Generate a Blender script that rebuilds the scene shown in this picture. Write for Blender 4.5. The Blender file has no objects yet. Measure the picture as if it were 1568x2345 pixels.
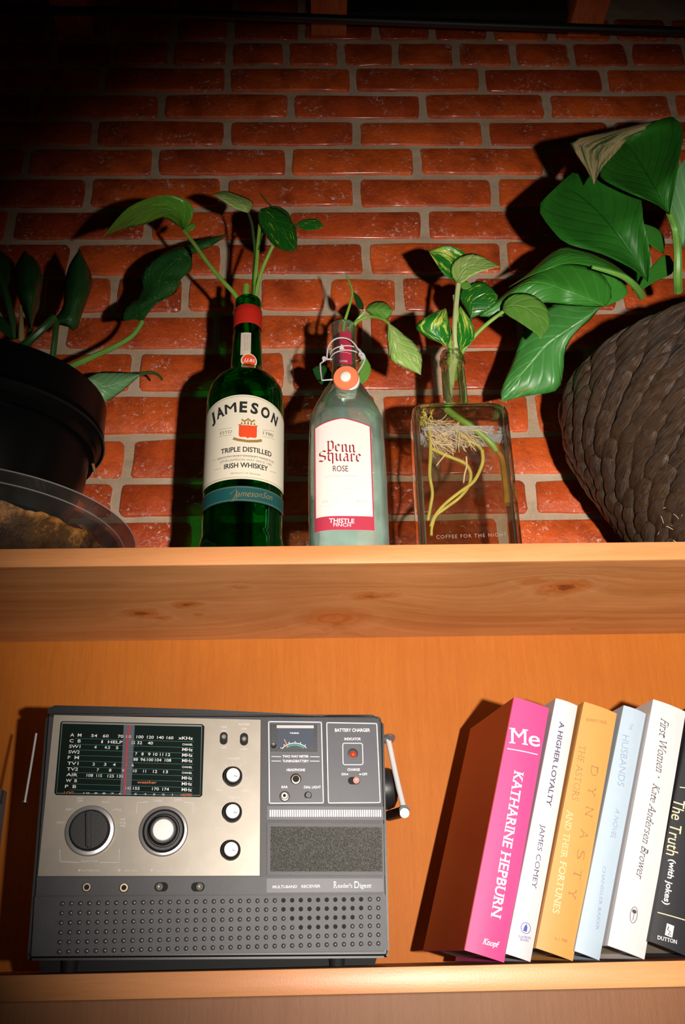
import bpy, bmesh, math, random
import numpy as np
from mathutils import Vector, Matrix, noise

# ---------------------------------------------------------------- camera, light, exposure
IW, IH = 1568, 2345
FPX, PITCH, YAW, ROLL = 2178.6, math.radians(24.775), math.radians(1.596), math.radians(-1.236)
scene = bpy.context.scene
COL = scene.collection
Fv = Vector((math.sin(YAW)*math.cos(PITCH), math.cos(YAW)*math.cos(PITCH), math.sin(PITCH)))
R0 = Vector((math.cos(YAW), -math.sin(YAW), 0)); U0 = R0.cross(Fv)
Rv = R0*math.cos(ROLL)+U0*math.sin(ROLL); Uv = -R0*math.sin(ROLL)+U0*math.cos(ROLL)
cd = bpy.data.cameras.new('camera'); cam = bpy.data.objects.new('camera', cd); COL.objects.link(cam)
cd.sensor_fit = 'VERTICAL'; cd.sensor_height = 36; cd.lens = FPX/IH*36; cd.clip_start = .02
cam.matrix_world = Matrix(((Rv.x, Uv.x, -Fv.x, 0), (Rv.y, Uv.y, -Fv.y, 0), (Rv.z, Uv.z, -Fv.z, 0), (0, 0, 0, 1)))
scene.camera = cam

world = bpy.data.worlds.new('world'); scene.world = world; world.use_nodes = True
bg = world.node_tree.nodes['Background']; bg.inputs[0].default_value = (1.0, .72, .5, 1); bg.inputs[1].default_value = .004

fl = bpy.data.lights.new('camera_flash', 'SPOT'); flo = bpy.data.objects.new('camera_flash', fl); COL.objects.link(flo)
fl.energy = 92; fl.color = (1, .93, .84); fl.shadow_soft_size = .011; fl.spot_size = math.radians(75); fl.spot_blend = 1.0
LPOS = Vector((.165, -.02, .0)); LTGT = Vector((.25, 1.05, .35))
flo.location = LPOS; flo.rotation_euler = (LTGT-LPOS).to_track_quat('-Z', 'Y').to_euler()
flo.scale = (.97, 1.0, 1.0)

vs = scene.view_settings
scene.display_settings.display_device = 'sRGB'
vs.view_transform = 'Standard'; vs.look = 'None'; vs.gamma = 1; vs.use_curve_mapping = False; vs.exposure = 0
scene.cycles.max_bounces = 14; scene.cycles.diffuse_bounces = 2; scene.cycles.transmission_bounces = 12; scene.cycles.transparent_max_bounces = 16
scene.cycles.sample_clamp_indirect = 4

# ---------------------------------------------------------------- projection helpers (measuring)
def ray(x, y): return (Fv + Rv*((x-IW/2)/FPX) - Uv*((y-IH/2)/FPX))
def at(x, y, Y):
    d = ray(x, y); return d*(Y/d.y)
def proj(P):
    P = Vector(P); z = P.dot(Fv); return (IW/2+FPX*P.dot(Rv)/z, IH/2-FPX*P.dot(Uv)/z)
RND = random.Random(7)
D, BACK, WALL = .93, 1.192, 1.27
ZA, ZB, ZC, ZE = .3905, .3700, -.0135, -.0343

class Surf:
    """a printed or flat surface: p(a, b, d) gives a point, px(x, y) measures (a, b)"""
    def __init__(s, f, a0=0, b0=0): s.f = f; s.g = (a0, b0)
    def p(s, a, b, d=0): return s.f(a, b, d)
    def px(s, x, y):
        a, b = s.g
        for _ in range(30):
            q = proj(s.f(a, b, 0)); h = 1e-5
            qa = proj(s.f(a+h, b, 0)); qb = proj(s.f(a, b+h, 0))
            J = np.array([[(qa[0]-q[0])/h, (qb[0]-q[0])/h], [(qa[1]-q[1])/h, (qb[1]-q[1])/h]])
            st = np.linalg.solve(J, np.array([x-q[0], y-q[1]]))
            st = np.clip(st, -.02, .02); a += st[0]; b += st[1]
            if abs(st).max() < 1e-7: break
        return a, b
def plane(o, u, v):
    o = Vector(o); u = Vector(u).normalized(); v = (Vector(v)-u*u.dot(Vector(v))).normalized()
    n = u.cross(v)
    if n.dot(Vector((0, -1, 0))) < 0: n = -n
    s = Surf(lambda a, b, d: o+u*a+v*b+n*d); s.u, s.v, s.n, s.o = u, v, n, o
    return s

# ---------------------------------------------------------------- objects
def finish(o, name, parent, label, kind):
    COL.objects.link(o)
    if parent is not None:
        o.parent = parent
        if parent.type == 'EMPTY': o.location = -parent.location
    if label: o['label'] = label
    if not kind and parent is not None and any(w in name for w in ('lettering', 'words', 'mark', 'signature', 'scale', 'ornament', 'border_line', 'emblem')): kind = 'stuff'
    if kind: o['kind'] = kind
    return o
def obj(name, bm, mat, parent=None, label=None, kind=None, smooth=True, sharp=None, cat=None, group=None):
    me = bpy.data.meshes.new(name)
    bmesh.ops.recalc_face_normals(bm, faces=bm.faces)
    bm.to_mesh(me); bm.free()
    me.materials.append(mat)
    if smooth:
        me.polygons.foreach_set('use_smooth', [True]*len(me.polygons))
        me.set_sharp_from_angle(angle=math.radians(sharp or 40))
    o = bpy.data.objects.new(name, me)
    if cat: o['category'] = cat
    if group: o['group'] = group
    return finish(o, name, parent, label, kind)
def thing(name, label, cat, loc, group=None):
    o = bpy.data.objects.new(name, None); o.empty_display_size = .02; COL.objects.link(o)
    o.location = loc; o['label'] = label; o['category'] = cat
    if group: o['group'] = group
    return o
BM = bmesh.new
def uvl(bm): return bm.loops.layers.uv.verify()
def box(bm, P, a0, a1, b0, b1, d0, d1, bev=0, seg=2):
    v = [bm.verts.new(P(a, b, d)) for d in (d0, d1) for b in (b0, b1) for a in (a0, a1)]
    fs = [bm.faces.new([v[i] for i in q]) for q in ((0, 1, 3, 2), (4, 5, 7, 6), (0, 1, 5, 4), (2, 3, 7, 6), (0, 2, 6, 4), (1, 3, 7, 5))]
    if bev:
        es = list({e for f in fs for e in f.edges})
        bmesh.ops.recalc_face_normals(bm, faces=fs)
        bmesh.ops.bevel(bm, geom=es, offset=bev, segments=seg, affect='EDGES', profile=.5)
XYZ = lambda x, z, y: Vector((x, y, z))
def lathe(bm, P, ca, cb, prof, n=32, close0=True, close1=True):
    rings = []
    for r, d in prof:
        rings.append([bm.verts.new(P(ca+r*math.cos(t), cb+r*math.sin(t), d)) for t in (2*math.pi*i/n for i in range(n))])
    for r0, r1 in zip(rings, rings[1:]):
        for i in range(n): bm.faces.new((r0[i], r0[(i+1) % n], r1[(i+1) % n], r1[i]))
    if close0: bm.faces.new(rings[0])
    if close1: bm.faces.new(rings[-1])
def catmull(pts, n):
    pts = [np.array(p, float) for p in pts]
    if len(pts) == 2: return [pts[0]+(pts[1]-pts[0])*i/(n-1) for i in range(n)]
    ext = [2*pts[0]-pts[1]]+pts+[2*pts[-1]-pts[-2]]
    dense = []
    for i in range(len(pts)-1):
        p0, p1, p2, p3 = ext[i:i+4]
        for k in range(12):
            t = k/12
            dense.append(.5*((2*p1)+(-p0+p2)*t+(2*p0-5*p1+4*p2-p3)*t*t+(-p0+3*p1-3*p2+p3)*t**3))
    dense.append(pts[-1]); dense = np.array(dense)
    L = np.r_[0, np.cumsum(np.linalg.norm(np.diff(dense, axis=0), axis=1))]
    s = np.linspace(0, L[-1], n)
    return [np.array([np.interp(x, L, dense[:, j]) for j in range(dense.shape[1])]) for x in s]
def tube(bm, pts, r, n=8, seg=None, r2=None, closed=False, caps=True):
    if seg: pts = catmull([tuple(p) for p in pts], seg)
    pts = [Vector(p) for p in pts]; m = len(pts); rings = []
    ref = Vector((.31, .2, .93))
    prev = None
    for i, p in enumerate(pts):
        if closed: t = (pts[(i+1) % m]-pts[i-1])
        else: t = pts[min(i+1, m-1)]-pts[max(i-1, 0)]
        t.normalize()
        if prev is None:
            a = t.cross(ref).normalized()
            if a.length < .1: a = t.cross(Vector((1, 0, 0))).normalized()
        else: a = (prev-t*prev.dot(t)).normalized()
        prev = a; b = t.cross(a)
        rr = r+(r2-r)*i/(m-1) if r2 is not None else r
        rings.append([bm.verts.new(p+(a*math.cos(q)+b*math.sin(q))*rr) for q in (2*math.pi*k/n for k in range(n))])
    rng = range(m) if closed else range(m-1)
    for i in rng:
        r0, r1 = rings[i], rings[(i+1) % m]
        for k in range(n): bm.faces.new((r0[k], r0[(k+1) % n], r1[(k+1) % n], r1[k]))
    if caps and not closed: bm.faces.new(rings[0]); bm.faces.new(rings[-1])
def strip(bm, S, pts, w, d=.0003, closed=False):
    """flat printed line through (a, b) points"""
    m = len(pts); L, Rr = [], []
    for i, (a, b) in enumerate(pts):
        if closed: p0, p1 = pts[i-1], pts[(i+1) % m]
        else: p0, p1 = pts[max(i-1, 0)], pts[min(i+1, m-1)]
        tx, ty = p1[0]-p0[0], p1[1]-p0[1]; l = math.hypot(tx, ty) or 1
        nx, ny = -ty/l*w/2, tx/l*w/2
        L.append(bm.verts.new(S.p(a+nx, b+ny, d))); Rr.append(bm.verts.new(S.p(a-nx, b-ny, d)))
    for i in range(m if closed else m-1):
        j = (i+1) % m; bm.faces.new((L[i], L[j], Rr[j], Rr[i]))
def lin(p, q, n): return [(p[0]+(q[0]-p[0])*i/n, p[1]+(q[1]-p[1])*i/n) for i in range(n+1)]
def rr_pts(a0, a1, b0, b1, r, n=4):
    out = []
    for cx, cy, s in ((a1-r, b1-r, 0), (a0+r, b1-r, 1), (a0+r, b0+r, 2), (a1-r, b0+r, 3)):
        out += [(cx+r*math.cos((s+i/n)*math.pi/2), cy+r*math.sin((s+i/n)*math.pi/2)) for i in range(n+1)]
    return out
def prism(bm, S, pts, d0, d1, inset=0):
    """closed outline pushed out from the surface"""
    lo = [bm.verts.new(S.p(a, b, d0)) for a, b in pts]; hi = [bm.verts.new(S.p(a, b, d1)) for a, b in pts]
    n = len(pts)
    for i in range(n): bm.faces.new((lo[i], lo[(i+1) % n], hi[(i+1) % n], hi[i]))
    bm.faces.new(hi); bm.faces.new(lo)
def quadpts(S, quad): return [S.px(*q) for q in quad]
def patch(bm, S, a0, a1, lo, hi, na, nb, d):
    g = [[bm.verts.new(S.p(a0+(a1-a0)*i/na, lo(i/na)+(hi(i/na)-lo(i/na))*j/nb, d)) for j in range(nb+1)] for i in range(na+1)]
    for i in range(na):
        for j in range(nb): bm.faces.new((g[i][j], g[i+1][j], g[i+1][j+1], g[i][j+1]))

# ---- lettering -------------------------------------------------------------------------
GL = {}
def glyphs(body, bold, serif, space):
    k = (body, bold, serif, space); se_ = serif if isinstance(serif, float) else .075
    if k in GL: return GL[k]
    c = bpy.data.curves.new('lettering', 'FONT'); c.body = body; c.resolution_u = 3; c.offset = bold; c.space_character = space
    o = bpy.data.objects.new('lettering', c); m = o.to_mesh()
    V = [(v.co.x, v.co.y) for v in m.vertices]; Fc = [tuple(p.vertices) for p in m.polygons]
    o.to_mesh_clear(); bpy.data.objects.remove(o)
    if serif:
        cnt = {}
        for f in Fc:
            for i in range(len(f)):
                e = tuple(sorted((f[i], f[(i+1) % len(f)]))); cnt[e] = cnt.get(e, 0)+1
        cap = .73 if any(ch in 'bdfhkl' for ch in body) else .694+.0
        for (i, j), n in cnt.items():
            if n != 1: continue
            (x0, y0), (x1, y1) = V[i], V[j]
            if abs(y0-y1) < .004 and .03 < abs(x1-x0) < .2:
                top = y0 > .3; base = abs(y0+bold) < .03
                if not top and not base: continue
                a, b = min(x0, x1)-se_, max(x0, x1)+se_; t = .05
                yy = (y0-t, y0) if top else (y0, y0+t)
                q = len(V); V += [(a, yy[0]), (b, yy[0]), (b, yy[1]), (a, yy[1])]; Fc.append((q, q+1, q+2, q+3))
    V = np.array(V) if V else np.zeros((0, 2))
    GL[k] = (V, Fc); return GL[k]
def text(bm, S, body, p0, p1, h, italic=0, bold=0.0, serif=False, d=.0003, space=1.0, cap=.69, curve=0):
    """set body from p0 to p1 (surface coordinates of the baseline), capital height h"""
    V, Fc = glyphs(body, bold, serif, space)
    if not len(V): return
    x0, x1 = V[:, 0].min(), V[:, 0].max(); L = math.hypot(p1[0]-p0[0], p1[1]-p0[1])
    sx = L/(x1-x0); ux, uy = (p1[0]-p0[0])/L, (p1[1]-p0[1])/L; sy = h/cap
    vs_ = []
    for x, y in V:
        q = (x-x0)*sx+italic*y*sy; r = y*sy+curve*4*(q/L)*(1-q/L)
        vs_.append(bm.verts.new(S.p(p0[0]+ux*q-uy*r, p0[1]+uy*q+ux*r, d)))
    for f in Fc:
        try: bm.faces.new([vs_[i] for i in f])
        except ValueError: pass
def tpx(bm, S, body, q0, q1, hpx, **k):
    """the same, measured: baseline from q0 to q1 and capital height in photograph pixels"""
    p0, p1 = S.px(*q0), S.px(*q1); L = math.hypot(p1[0]-p0[0], p1[1]-p0[1])
    n = (-(p1[1]-p0[1])/L, (p1[0]-p0[0])/L); e = .002
    o = proj(S.p(p0[0], p0[1], 0)); w = proj(S.p(p0[0]+n[0]*e, p0[1]+n[1]*e, 0))
    pxm = math.hypot(w[0]-o[0], w[1]-o[1])/e
    text(bm, S, body, p0, p1, hpx/pxm, **k)
def lpx(bm, S, q0, q1, w, d=.0003, n=10): strip(bm, S, lin(S.px(*q0), S.px(*q1), n), w, d)
def nib(bm, S, strokes, p0, sx, sy, nx, ny, d=.0003):
    """pen letters: every stroke is swept by a slanted nib"""
    for st in strokes:
        for (x0, y0), (x1, y1) in zip(st, st[1:]):
            q = [(x0-nx, y0-ny), (x0+nx, y0+ny), (x1+nx, y1+ny), (x1-nx, y1-ny)]
            try: bm.faces.new([bm.verts.new(S.p(p0[0]+a*sx, p0[1]+b*sy, d)) for a, b in q])
            except ValueError: pass

# ---------------------------------------------------------------- materials
class NT:
    def __init__(s, name):
        s.m = bpy.data.materials.new(name); s.m.use_nodes = True; s.t = s.m.node_tree; s.b = s.t.nodes['Principled BSDF']
        s.out = s.t.nodes['Material Output']
    def n(s, ty, **k):
        x = s.t.nodes.new(ty)
        for a, b in k.items(): setattr(x, a, b)
        return x
    def l(s, a, b): s.t.links.new(a, b)
    def v(s, sock, val):
        if hasattr(val, 'links') or isinstance(val, bpy.types.NodeSocket): s.l(val, sock)
        else: sock.default_value = val
    def m_(s, op, a, b=0.0, c=0.0, clamp=False):
        x = s.n('ShaderNodeMath', operation=op, use_clamp=clamp); s.v(x.inputs[0], a); s.v(x.inputs[1], b); s.v(x.inputs[2], c); return x.outputs[0]
    def mix(s, f, a, b, blend='MIX'):
        x = s.n('ShaderNodeMix', data_type='RGBA', blend_type=blend); s.v(x.inputs[0], f)
        for sock, val in ((x.inputs[6], a), (x.inputs[7], b)):
            s.v(sock, val if isinstance(val, bpy.types.NodeSocket) else (*val[:3], 1))
        return x.outputs[2]
    def coord(s, kind='Object', scale=(1, 1, 1), rot=(0, 0, 0)):
        c = s.n('ShaderNodeTexCoord'); mp = s.n('ShaderNodeMapping'); s.l(c.outputs[kind], mp.inputs[0])
        mp.inputs['Scale'].default_value = scale; mp.inputs['Rotation'].default_value = rot; return mp.outputs[0]
    def noise(s, vec, scale, detail=4, rough=.6, dist=0):
        x = s.n('ShaderNodeTexNoise'); s.l(vec, x.inputs['Vector']); x.inputs['Scale'].default_value = scale
        x.inputs['Detail'].default_value = detail; x.inputs['Roughness'].default_value = rough; x.inputs['Distortion'].default_value = dist
        return x.outputs['Fac']
    def ramp(s, f, stops):
        x = s.n('ShaderNodeValToRGB'); s.v(x.inputs[0], f); e = x.color_ramp.elements
        while len(e) < len(stops): e.new(.5)
        for k, (p, c) in zip(e, stops): k.position = p; k.color = (*c[:3], 1) if hasattr(c, '__len__') else (c, c, c, 1)
        return x.outputs[0]
    def bump(s, h, strength=.3, dist=.001, normal=None):
        x = s.n('ShaderNodeBump'); s.v(x.inputs['Height'], h); x.inputs['Strength'].default_value = strength; x.inputs['Distance'].default_value = dist
        if normal is not None: s.l(normal, x.inputs['Normal'])
        s.l(x.outputs[0], s.b.inputs['Normal']); return x.outputs[0]
    def set(s, **k):
        for a, b in k.items():
            a = {'color': 'Base Color', 'rough': 'Roughness', 'metal': 'Metallic', 'spec': 'Specular IOR Level', 'coat': 'Coat Weight', 'coatr': 'Coat Roughness',
                 'sss': 'Subsurface Weight', 'trans': 'Transmission Weight', 'ior': 'IOR', 'sheen': 'Sheen Weight', 'aniso': 'Anisotropic'}[a]
            if a == 'Base Color' and not isinstance(b, bpy.types.NodeSocket): b = (*b[:3], 1)
            s.v(s.b.inputs[a], b)
        return s.m
def plain(name, c, rough=.5, metal=0, grain=0, gs=60, bump=0, bs=400, **k):
    t = NT(name); col = c
    vec = t.coord()
    if grain: col = t.mix(t.noise(vec, gs), tuple(x*(1-grain) for x in c), tuple(min(1, x*(1+grain)) for x in c))
    if bump: t.bump(t.noise(vec, bs, 3), bump, .0006)
    return t.set(color=col, rough=rough, metal=metal, **k)

M = {}
# brick
t = NT('brick'); vec = t.coord()
oi = t.n('ShaderNodeObjectInfo'); rnd = oi.outputs['Random']
off = t.n('ShaderNodeVectorMath', operation='ADD'); t.l(vec, off.inputs[0]); cmb = t.n('ShaderNodeCombineXYZ')
t.l(t.m_('MULTIPLY', rnd, 9.0), cmb.inputs[0]); t.l(cmb.outputs[0], off.inputs[1]); vv = off.outputs[0]
base = t.ramp(rnd, [(0, (.48, .060, .014)), (.5, (.88, .140, .024)), (1, (.68, .096, .022))])
base = t.mix(t.m_('MULTIPLY', t.ramp(t.noise(vv, 16, 6, .7), [(.42, 0), (.72, 1)]), .75), base, (.17, .024, .012))
n1 = t.noise(vv, 150, 8, .75, .6); n2 = t.noise(vv, 15, 5, .7)
wh = t.m_('MULTIPLY', t.ramp(n1, [(.56, 0), (.61, 1)]), t.ramp(n2, [(.50, 0), (.60, 1)]))
wh2 = t.ramp(t.noise(vv, 45, 6, .75), [(.63, 0), (.72, .8)])
wh = t.m_('MAXIMUM', wh, t.m_('MULTIPLY', wh2, t.ramp(n2, [(.42, 0), (.6, 1)])))
t.bump(t.m_('ADD', t.noise(vv, 160, 6, .7), t.m_('MULTIPLY', t.noise(vv, 28, 3), 2.4)), .75, .0022)
M['brick'] = t.set(color=t.mix(wh, base, (.85, .72, .70)), rough=t.m_('ADD', .22, t.m_('MULTIPLY', wh, .3)), spec=.6, coat=.5, coatr=.12)
# mortar
t = NT('mortar'); vec = t.coord(); c = t.mix(t.noise(vec, 260, 5, .8), (.26, .165, .09), (.80, .58, .39))
c = t.mix(t.ramp(t.noise(vec, 9, 4), [(.35, 0), (.75, 1)]), c, (.72, .55, .41))
t.bump(t.noise(vec, 420, 5, .8), .7, .002); M['mortar'] = t.set(color=c, rough=.9)

def wood(name, c0, c1, dark, axis, gs, rough=.4, knots=(), coat=.15, fine=.35, spec=.5):
    """axis: grain direction ('x' or 'z'); knots: (x, y or z, size, strength) in world metres"""
    t = NT(name); co = t.n('ShaderNodeTexCoord'); se = t.n('ShaderNodeSeparateXYZ'); t.l(co.outputs['Object'], se.inputs[0])
    if axis == 'x': along, across, third = se.outputs[0], se.outputs[1], se.outputs[2]
    elif axis == 'y': along, across, third = se.outputs[1], se.outputs[0], se.outputs[2]
    else: along, across, third = se.outputs[2], se.outputs[0], se.outputs[1]
    core = 0.0; bend = 0.0
    nd = t.m_('MULTIPLY', t.m_('SUBTRACT', t.noise(co.outputs['Object'], 38, 3, .6), .5), .030) if knots else 0
    for kx, ky, sx_, sy_, st in knots:
        dx = t.m_('MULTIPLY', t.m_('ADD', t.m_('SUBTRACT', along, kx), nd), 1/sx_); dy = t.m_('MULTIPLY', t.m_('SUBTRACT', t.m_('SUBTRACT', across, ky), nd), 1/sy_)
        r2 = t.m_('ADD', t.m_('MULTIPLY', dx, dx), t.m_('MULTIPLY', dy, dy))
        g = t.m_('POWER', 2.718, t.m_('MULTIPLY', r2, -.22)); bend = t.m_('ADD', bend, t.m_('MULTIPLY', g, sy_*1.5))
        core = t.m_('MAXIMUM', core, t.m_('MULTIPLY', t.m_('POWER', 2.718, t.m_('MULTIPLY', r2, -1.6)), st))
    cm = t.n('ShaderNodeCombineXYZ'); t.l(t.m_('MULTIPLY', along, .055), cm.inputs[0])
    t.l(t.m_('ADD', across, bend) if knots else across, cm.inputs[1]); t.l(third, cm.inputs[2])
    g1 = t.noise(cm.outputs[0], gs, 5, .6, .6); g2 = t.noise(cm.outputs[0], gs*9, 3, .7)
    big = t.noise(co.outputs['Object'], 7, 3)
    c = t.ramp(g1, [(.25, c0), (.5, tuple((a+b)/2 for a, b in zip(c0, c1))), (.78, c1)])
    c = t.mix(t.m_('MULTIPLY', t.ramp(g2, [(.45, 0), (.8, 1)]), fine), c, dark)
    c = t.mix(t.m_('MULTIPLY', t.ramp(big, [(.4, 0), (.7, 1)]), .35), c, tuple((a+b)/2 for a, b in zip(c0, dark)))
    if knots:
        c = t.mix(t.m_('MULTIPLY', t.ramp(core, [(.002, 0), (.06, .35), (.2, 0)]), g1), c, (.80, .46, .22)); rg = t.m_('ADD', .72, t.m_('MULTIPLY', t.m_('SINE', t.m_('MULTIPLY', core, 26)), .28)); c = t.mix(t.m_('MULTIPLY', t.ramp(core, [(.05, 0), (.55, .95)]), rg), c, (.46, .10, .012)); c = t.mix(t.ramp(core, [(.66, 0), (.9, .95)]), c, (.17, .03, .006))
    t.bump(t.m_('ADD', t.m_('MULTIPLY', g2, .5), t.noise(co.outputs['Object'], 500, 2)), .18, .0006)
    M[name] = t.set(color=c, rough=rough, coat=coat, coatr=.4, spec=spec)
wood('edge_wood', (.62, .235, .075), (.76, .33, .13), (.42, .14, .035), 'x', 60, .42, fine=.25)
kn = []
for px_, py_, sx_, sy_, st_ in ((1290, 1345, .030, .024, 1.0), (1225, 1332, .024, .016, .45), (765, 1416, .046, .040, .70), (772, 1428, .014, .012, .8), (322, 1405, .024, .016, 1.0), (365, 1415, .018, .010, .6), (430, 1384, .020, .010, .9), (855, 1365, .030, .012, .85), (1315, 1415, .014, .007, .7), (450, 1408, .010, .006, .7), (1318, 1440, .008, .004, .8), (545, 1345, .020, .01, .35)):
    d_ = ray(px_, py_); q_ = d_*(ZB/d_.z); kn.append((q_.x, q_.y, sx_, sy_, st_))
wood('underside_wood', (.40, .15, .042), (.78, .38, .16), (.26, .085, .022), 'x', 42, .34, knots=kn, coat=.3, fine=.35)
wood('plywood', (.46, .125, .012), (.53, .165, .020), (.33, .075, .010), 'z', 190, .6, coat=0, fine=.5, spec=.2)
wood('lower_plywood', (.30, .115, .04), (.38, .155, .06), (.17, .06, .02), 'z', 220, .55, coat=0, fine=.6)
wood('joist_wood', (.80, .19, .05), (.95, .28, .09), (.22, .03, .01), 'y', 60, .6, fine=.9)
M['black_plastic'] = plain('black_plastic', (.012, .011, .012), .42, bump=.15, bs=900)
M['dark_case'] = plain('dark_case', (.026, .024, .027), .5, grain=.35, gs=40, bump=.2, bs=1200)
M['grey_case'] = plain('grey_case', (.044, .041, .048), .5, grain=.35, gs=55, bump=.2, bs=1000)
M['black_void'] = plain('black_void', (.003, .003, .003), .8)
M['white_print'] = plain('white_print', (.75, .73, .75), .5)
M['pipe'] = plain('pipe_paint', (.008, .008, .008), .5)
M['chrome'] = plain('chrome', (.92, .90, .90), .28, .45)
M['brass'] = plain('brass_plated', (.62, .50, .36), .3, 1)
M['paper_grey'] = plain('paper_grey', (.22, .26, .32), .6)

# ================================================================ wall
SW = plane((0, WALL, 0), (1, 0, 0), (0, 0, 1))
def wz(y, x=850): return at(x, y, WALL).z
lines = {-2: 1285, -1: 1187, 0: 1098, 1: 1000, 2: 901, 3: 804, 4: 719, 5: 635, 6: 555, 7: 481, 8: 408, 9: 340, 10: 277, 11: 217, 12: 157, 13: 98, 14: 43, 15: -10}
zl = {k: wz(v) for k, v in lines.items()}
JT = {14: [20, 140, 270, 400, 540, 690], 13: [110, 245, 400, 530, 692, 860, 988, 1120, 1260, 1400, 1530], 12: [-10, 125, 258, 392, 525, 655, 780, 905, 1043, 1174, 1308, 1440, 1570],
      11: [-60, 235, 521, 808, 1103, 1383, 1660], 10: [75, 371, 666, 967, 1252, 1540], 9: [-80, 218, 521, 816, 1112, 1400, 1690],
      8: [62, 356, 660, 954, 1250, 1550], 7: [-110, 203, 513, 817, 1132, 1440, 1750], 6: [25, 340, 655, 972, 1290, 1600], 5: [-170, 167, 513, 838, 1155, 1480, 1800],
      4: [-70, 95, 262, 425, 590, 749, 914, 1082, 1250, 1415, 1585], 3: [-200, 146, 497, 841, 1190, 1535], 2: [-40, 311, 660, 1000, 1345, 1700],
      1: [-180, 170, 520, 868, 1218, 1570], 0: [-60, 295, 645, 995, 1345, 1700], -1: [-90, 266, 570, 870, 1215, 1570], -2: [-250, 100, 450, 800, 1150, 1490, 1850]}
bm = BM(); nx_, nz_ = 200, 190
x0_, x1_, z0_, z1_ = -.95, 1.0, .30, 1.72
gr = []
for j in range(nz_+1):
    row = []
    for i in range(nx_+1):
        x = x0_+(x1_-x0_)*i/nx_; z = z0_+(z1_-z0_)*j/nz_
        h = .0022*noise.noise((x*55, z*70, 0))+.0018*noise.noise((x*18, z*20, 4))
        row.append(bm.verts.new((x, WALL-h, z)))
    gr.append(row)
for j in range(nz_):
    for i in range(nx_): bm.faces.new((gr[j][i], gr[j][i+1], gr[j+1][i+1], gr[j+1][i]))
wall = obj('wall_back', bm, M['mortar'], None, 'red brick wall with sandy mortar joints behind the shelf', 'structure')
for rk, js in JT.items():
    w0, w1 = js[1]-js[0], js[-1]-js[-2]; js = [js[0]-w0*k for k in (3, 2, 1)]+js+[js[-1]+w1*k for k in (1, 2, 3)]
    ym = (lines[rk]+lines[rk+1])/2; za, zb = zl[rk], zl[rk+1]
    if rk == 14: zb = zl[14]+.072
    for xa, xb in zip(js, js[1:]):
        A_, B_ = at(xa, ym, WALL).x, at(xb, ym, WALL).x
        jx, jz = .0066+RND.random()*.0014, .0058
        if rk in (12, 4, 13, 14): jx = .0072
        # tilt of the course across the photograph
        def zz(x, k, zc): return zc
        a0, a1, b0, b1 = A_+jx, B_-jx, za+jz+RND.uniform(-.0008, .0014), zb-jz-RND.uniform(-.0008, .0012)
        seed = RND.random()*50; pr = .0035+RND.random()*.003
        N = 16; pts = []
        rc = .007
        for cx, cy, s in ((a1-rc, b1-rc, 0), (a0+rc, b1-rc, 1), (a0+rc, b0+rc, 2), (a1-rc, b0+rc, 3)):
            for i in range(3):
                t_ = (s+i/2)*math.pi/2; pts.append((cx+rc*math.cos(t_), cy+rc*math.sin(t_)))
            nx2 = {0: [(.66, 1), (.33, 1)], 1: [(0, .5)], 2: [(.33, 0), (.66, 0)], 3: [(1, .5)]}[s]
            for u_, v_ in nx2: pts.append((a0+(a1-a0)*u_, b0+(b1-b0)*v_))
        pts = [(a+.0032*noise.noise((a*60, b*60, seed)), b+.0030*noise.noise((a*60, b*60, seed+9))) for a, b in pts]
        ca, cb = (a0+a1)/2, (b0+b1)/2; bm = BM()
        ti = RND.uniform(-.004, .004)
        def ring(ins, d): return [bm.verts.new((a+(.0 if abs(a-ca) < 1e-6 else math.copysign(ins, ca-a)), WALL-d-(a-ca)*ti*4*.1, b+math.copysign(ins, cb-b))) for a, b in pts]
        r0 = ring(0, -.006); r1 = ring(0, pr-.0014); r2 = ring(.0022, pr)
        for q0, q1 in ((r0, r1), (r1, r2)):
            for i in range(len(pts)): bm.faces.new((q0[i], q0[(i+1) % len(pts)], q1[(i+1) % len(pts)], q1[i]))
        bm.faces.new(r2)
        obj('brick', bm, M['brick'], wall, sharp=60)
# joists that rest on the wall, boards between and above them
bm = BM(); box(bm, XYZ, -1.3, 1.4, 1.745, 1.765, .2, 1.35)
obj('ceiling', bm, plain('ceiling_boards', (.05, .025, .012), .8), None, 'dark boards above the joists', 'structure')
zj = at(752, 86, WALL).z
for (xa, xb), lab in (((712, 793), 'orange-brown timber joist lit above the middle of the brick wall'), ((1297, 1372), 'dim timber joist at the upper right above the basket plant'), ((135, 215), 'dim timber joist at the upper left in near darkness')):
    xa_, xb_ = at(xa, 86, WALL).x, at(xb, 86, WALL).x; bm = BM()
    box(bm, XYZ, xa_, xb_, zj, 1.744, .9, WALL-.001, .002)
    o = obj('ceiling_joist', bm, M['joist_wood'], None, lab, None, cat='joist'); o['group'] = 'joists resting on the brick wall'
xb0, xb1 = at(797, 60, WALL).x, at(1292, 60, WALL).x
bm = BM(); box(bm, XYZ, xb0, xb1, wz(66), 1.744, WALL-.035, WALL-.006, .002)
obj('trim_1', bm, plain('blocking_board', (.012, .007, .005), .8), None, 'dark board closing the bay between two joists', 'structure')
bm = BM(); pp = [at(-120, 20, 1.10), at(350, 29, 1.10), at(795, 45, 1.10), at(1250, 62, 1.10), at(1700, 76, 1.10)]
tube(bm, pp, .0072, 12, 40)
o = obj('black_pipe', bm, M['pipe'], None, 'thin black pipe running level below the joists', cat='pipe')

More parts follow.
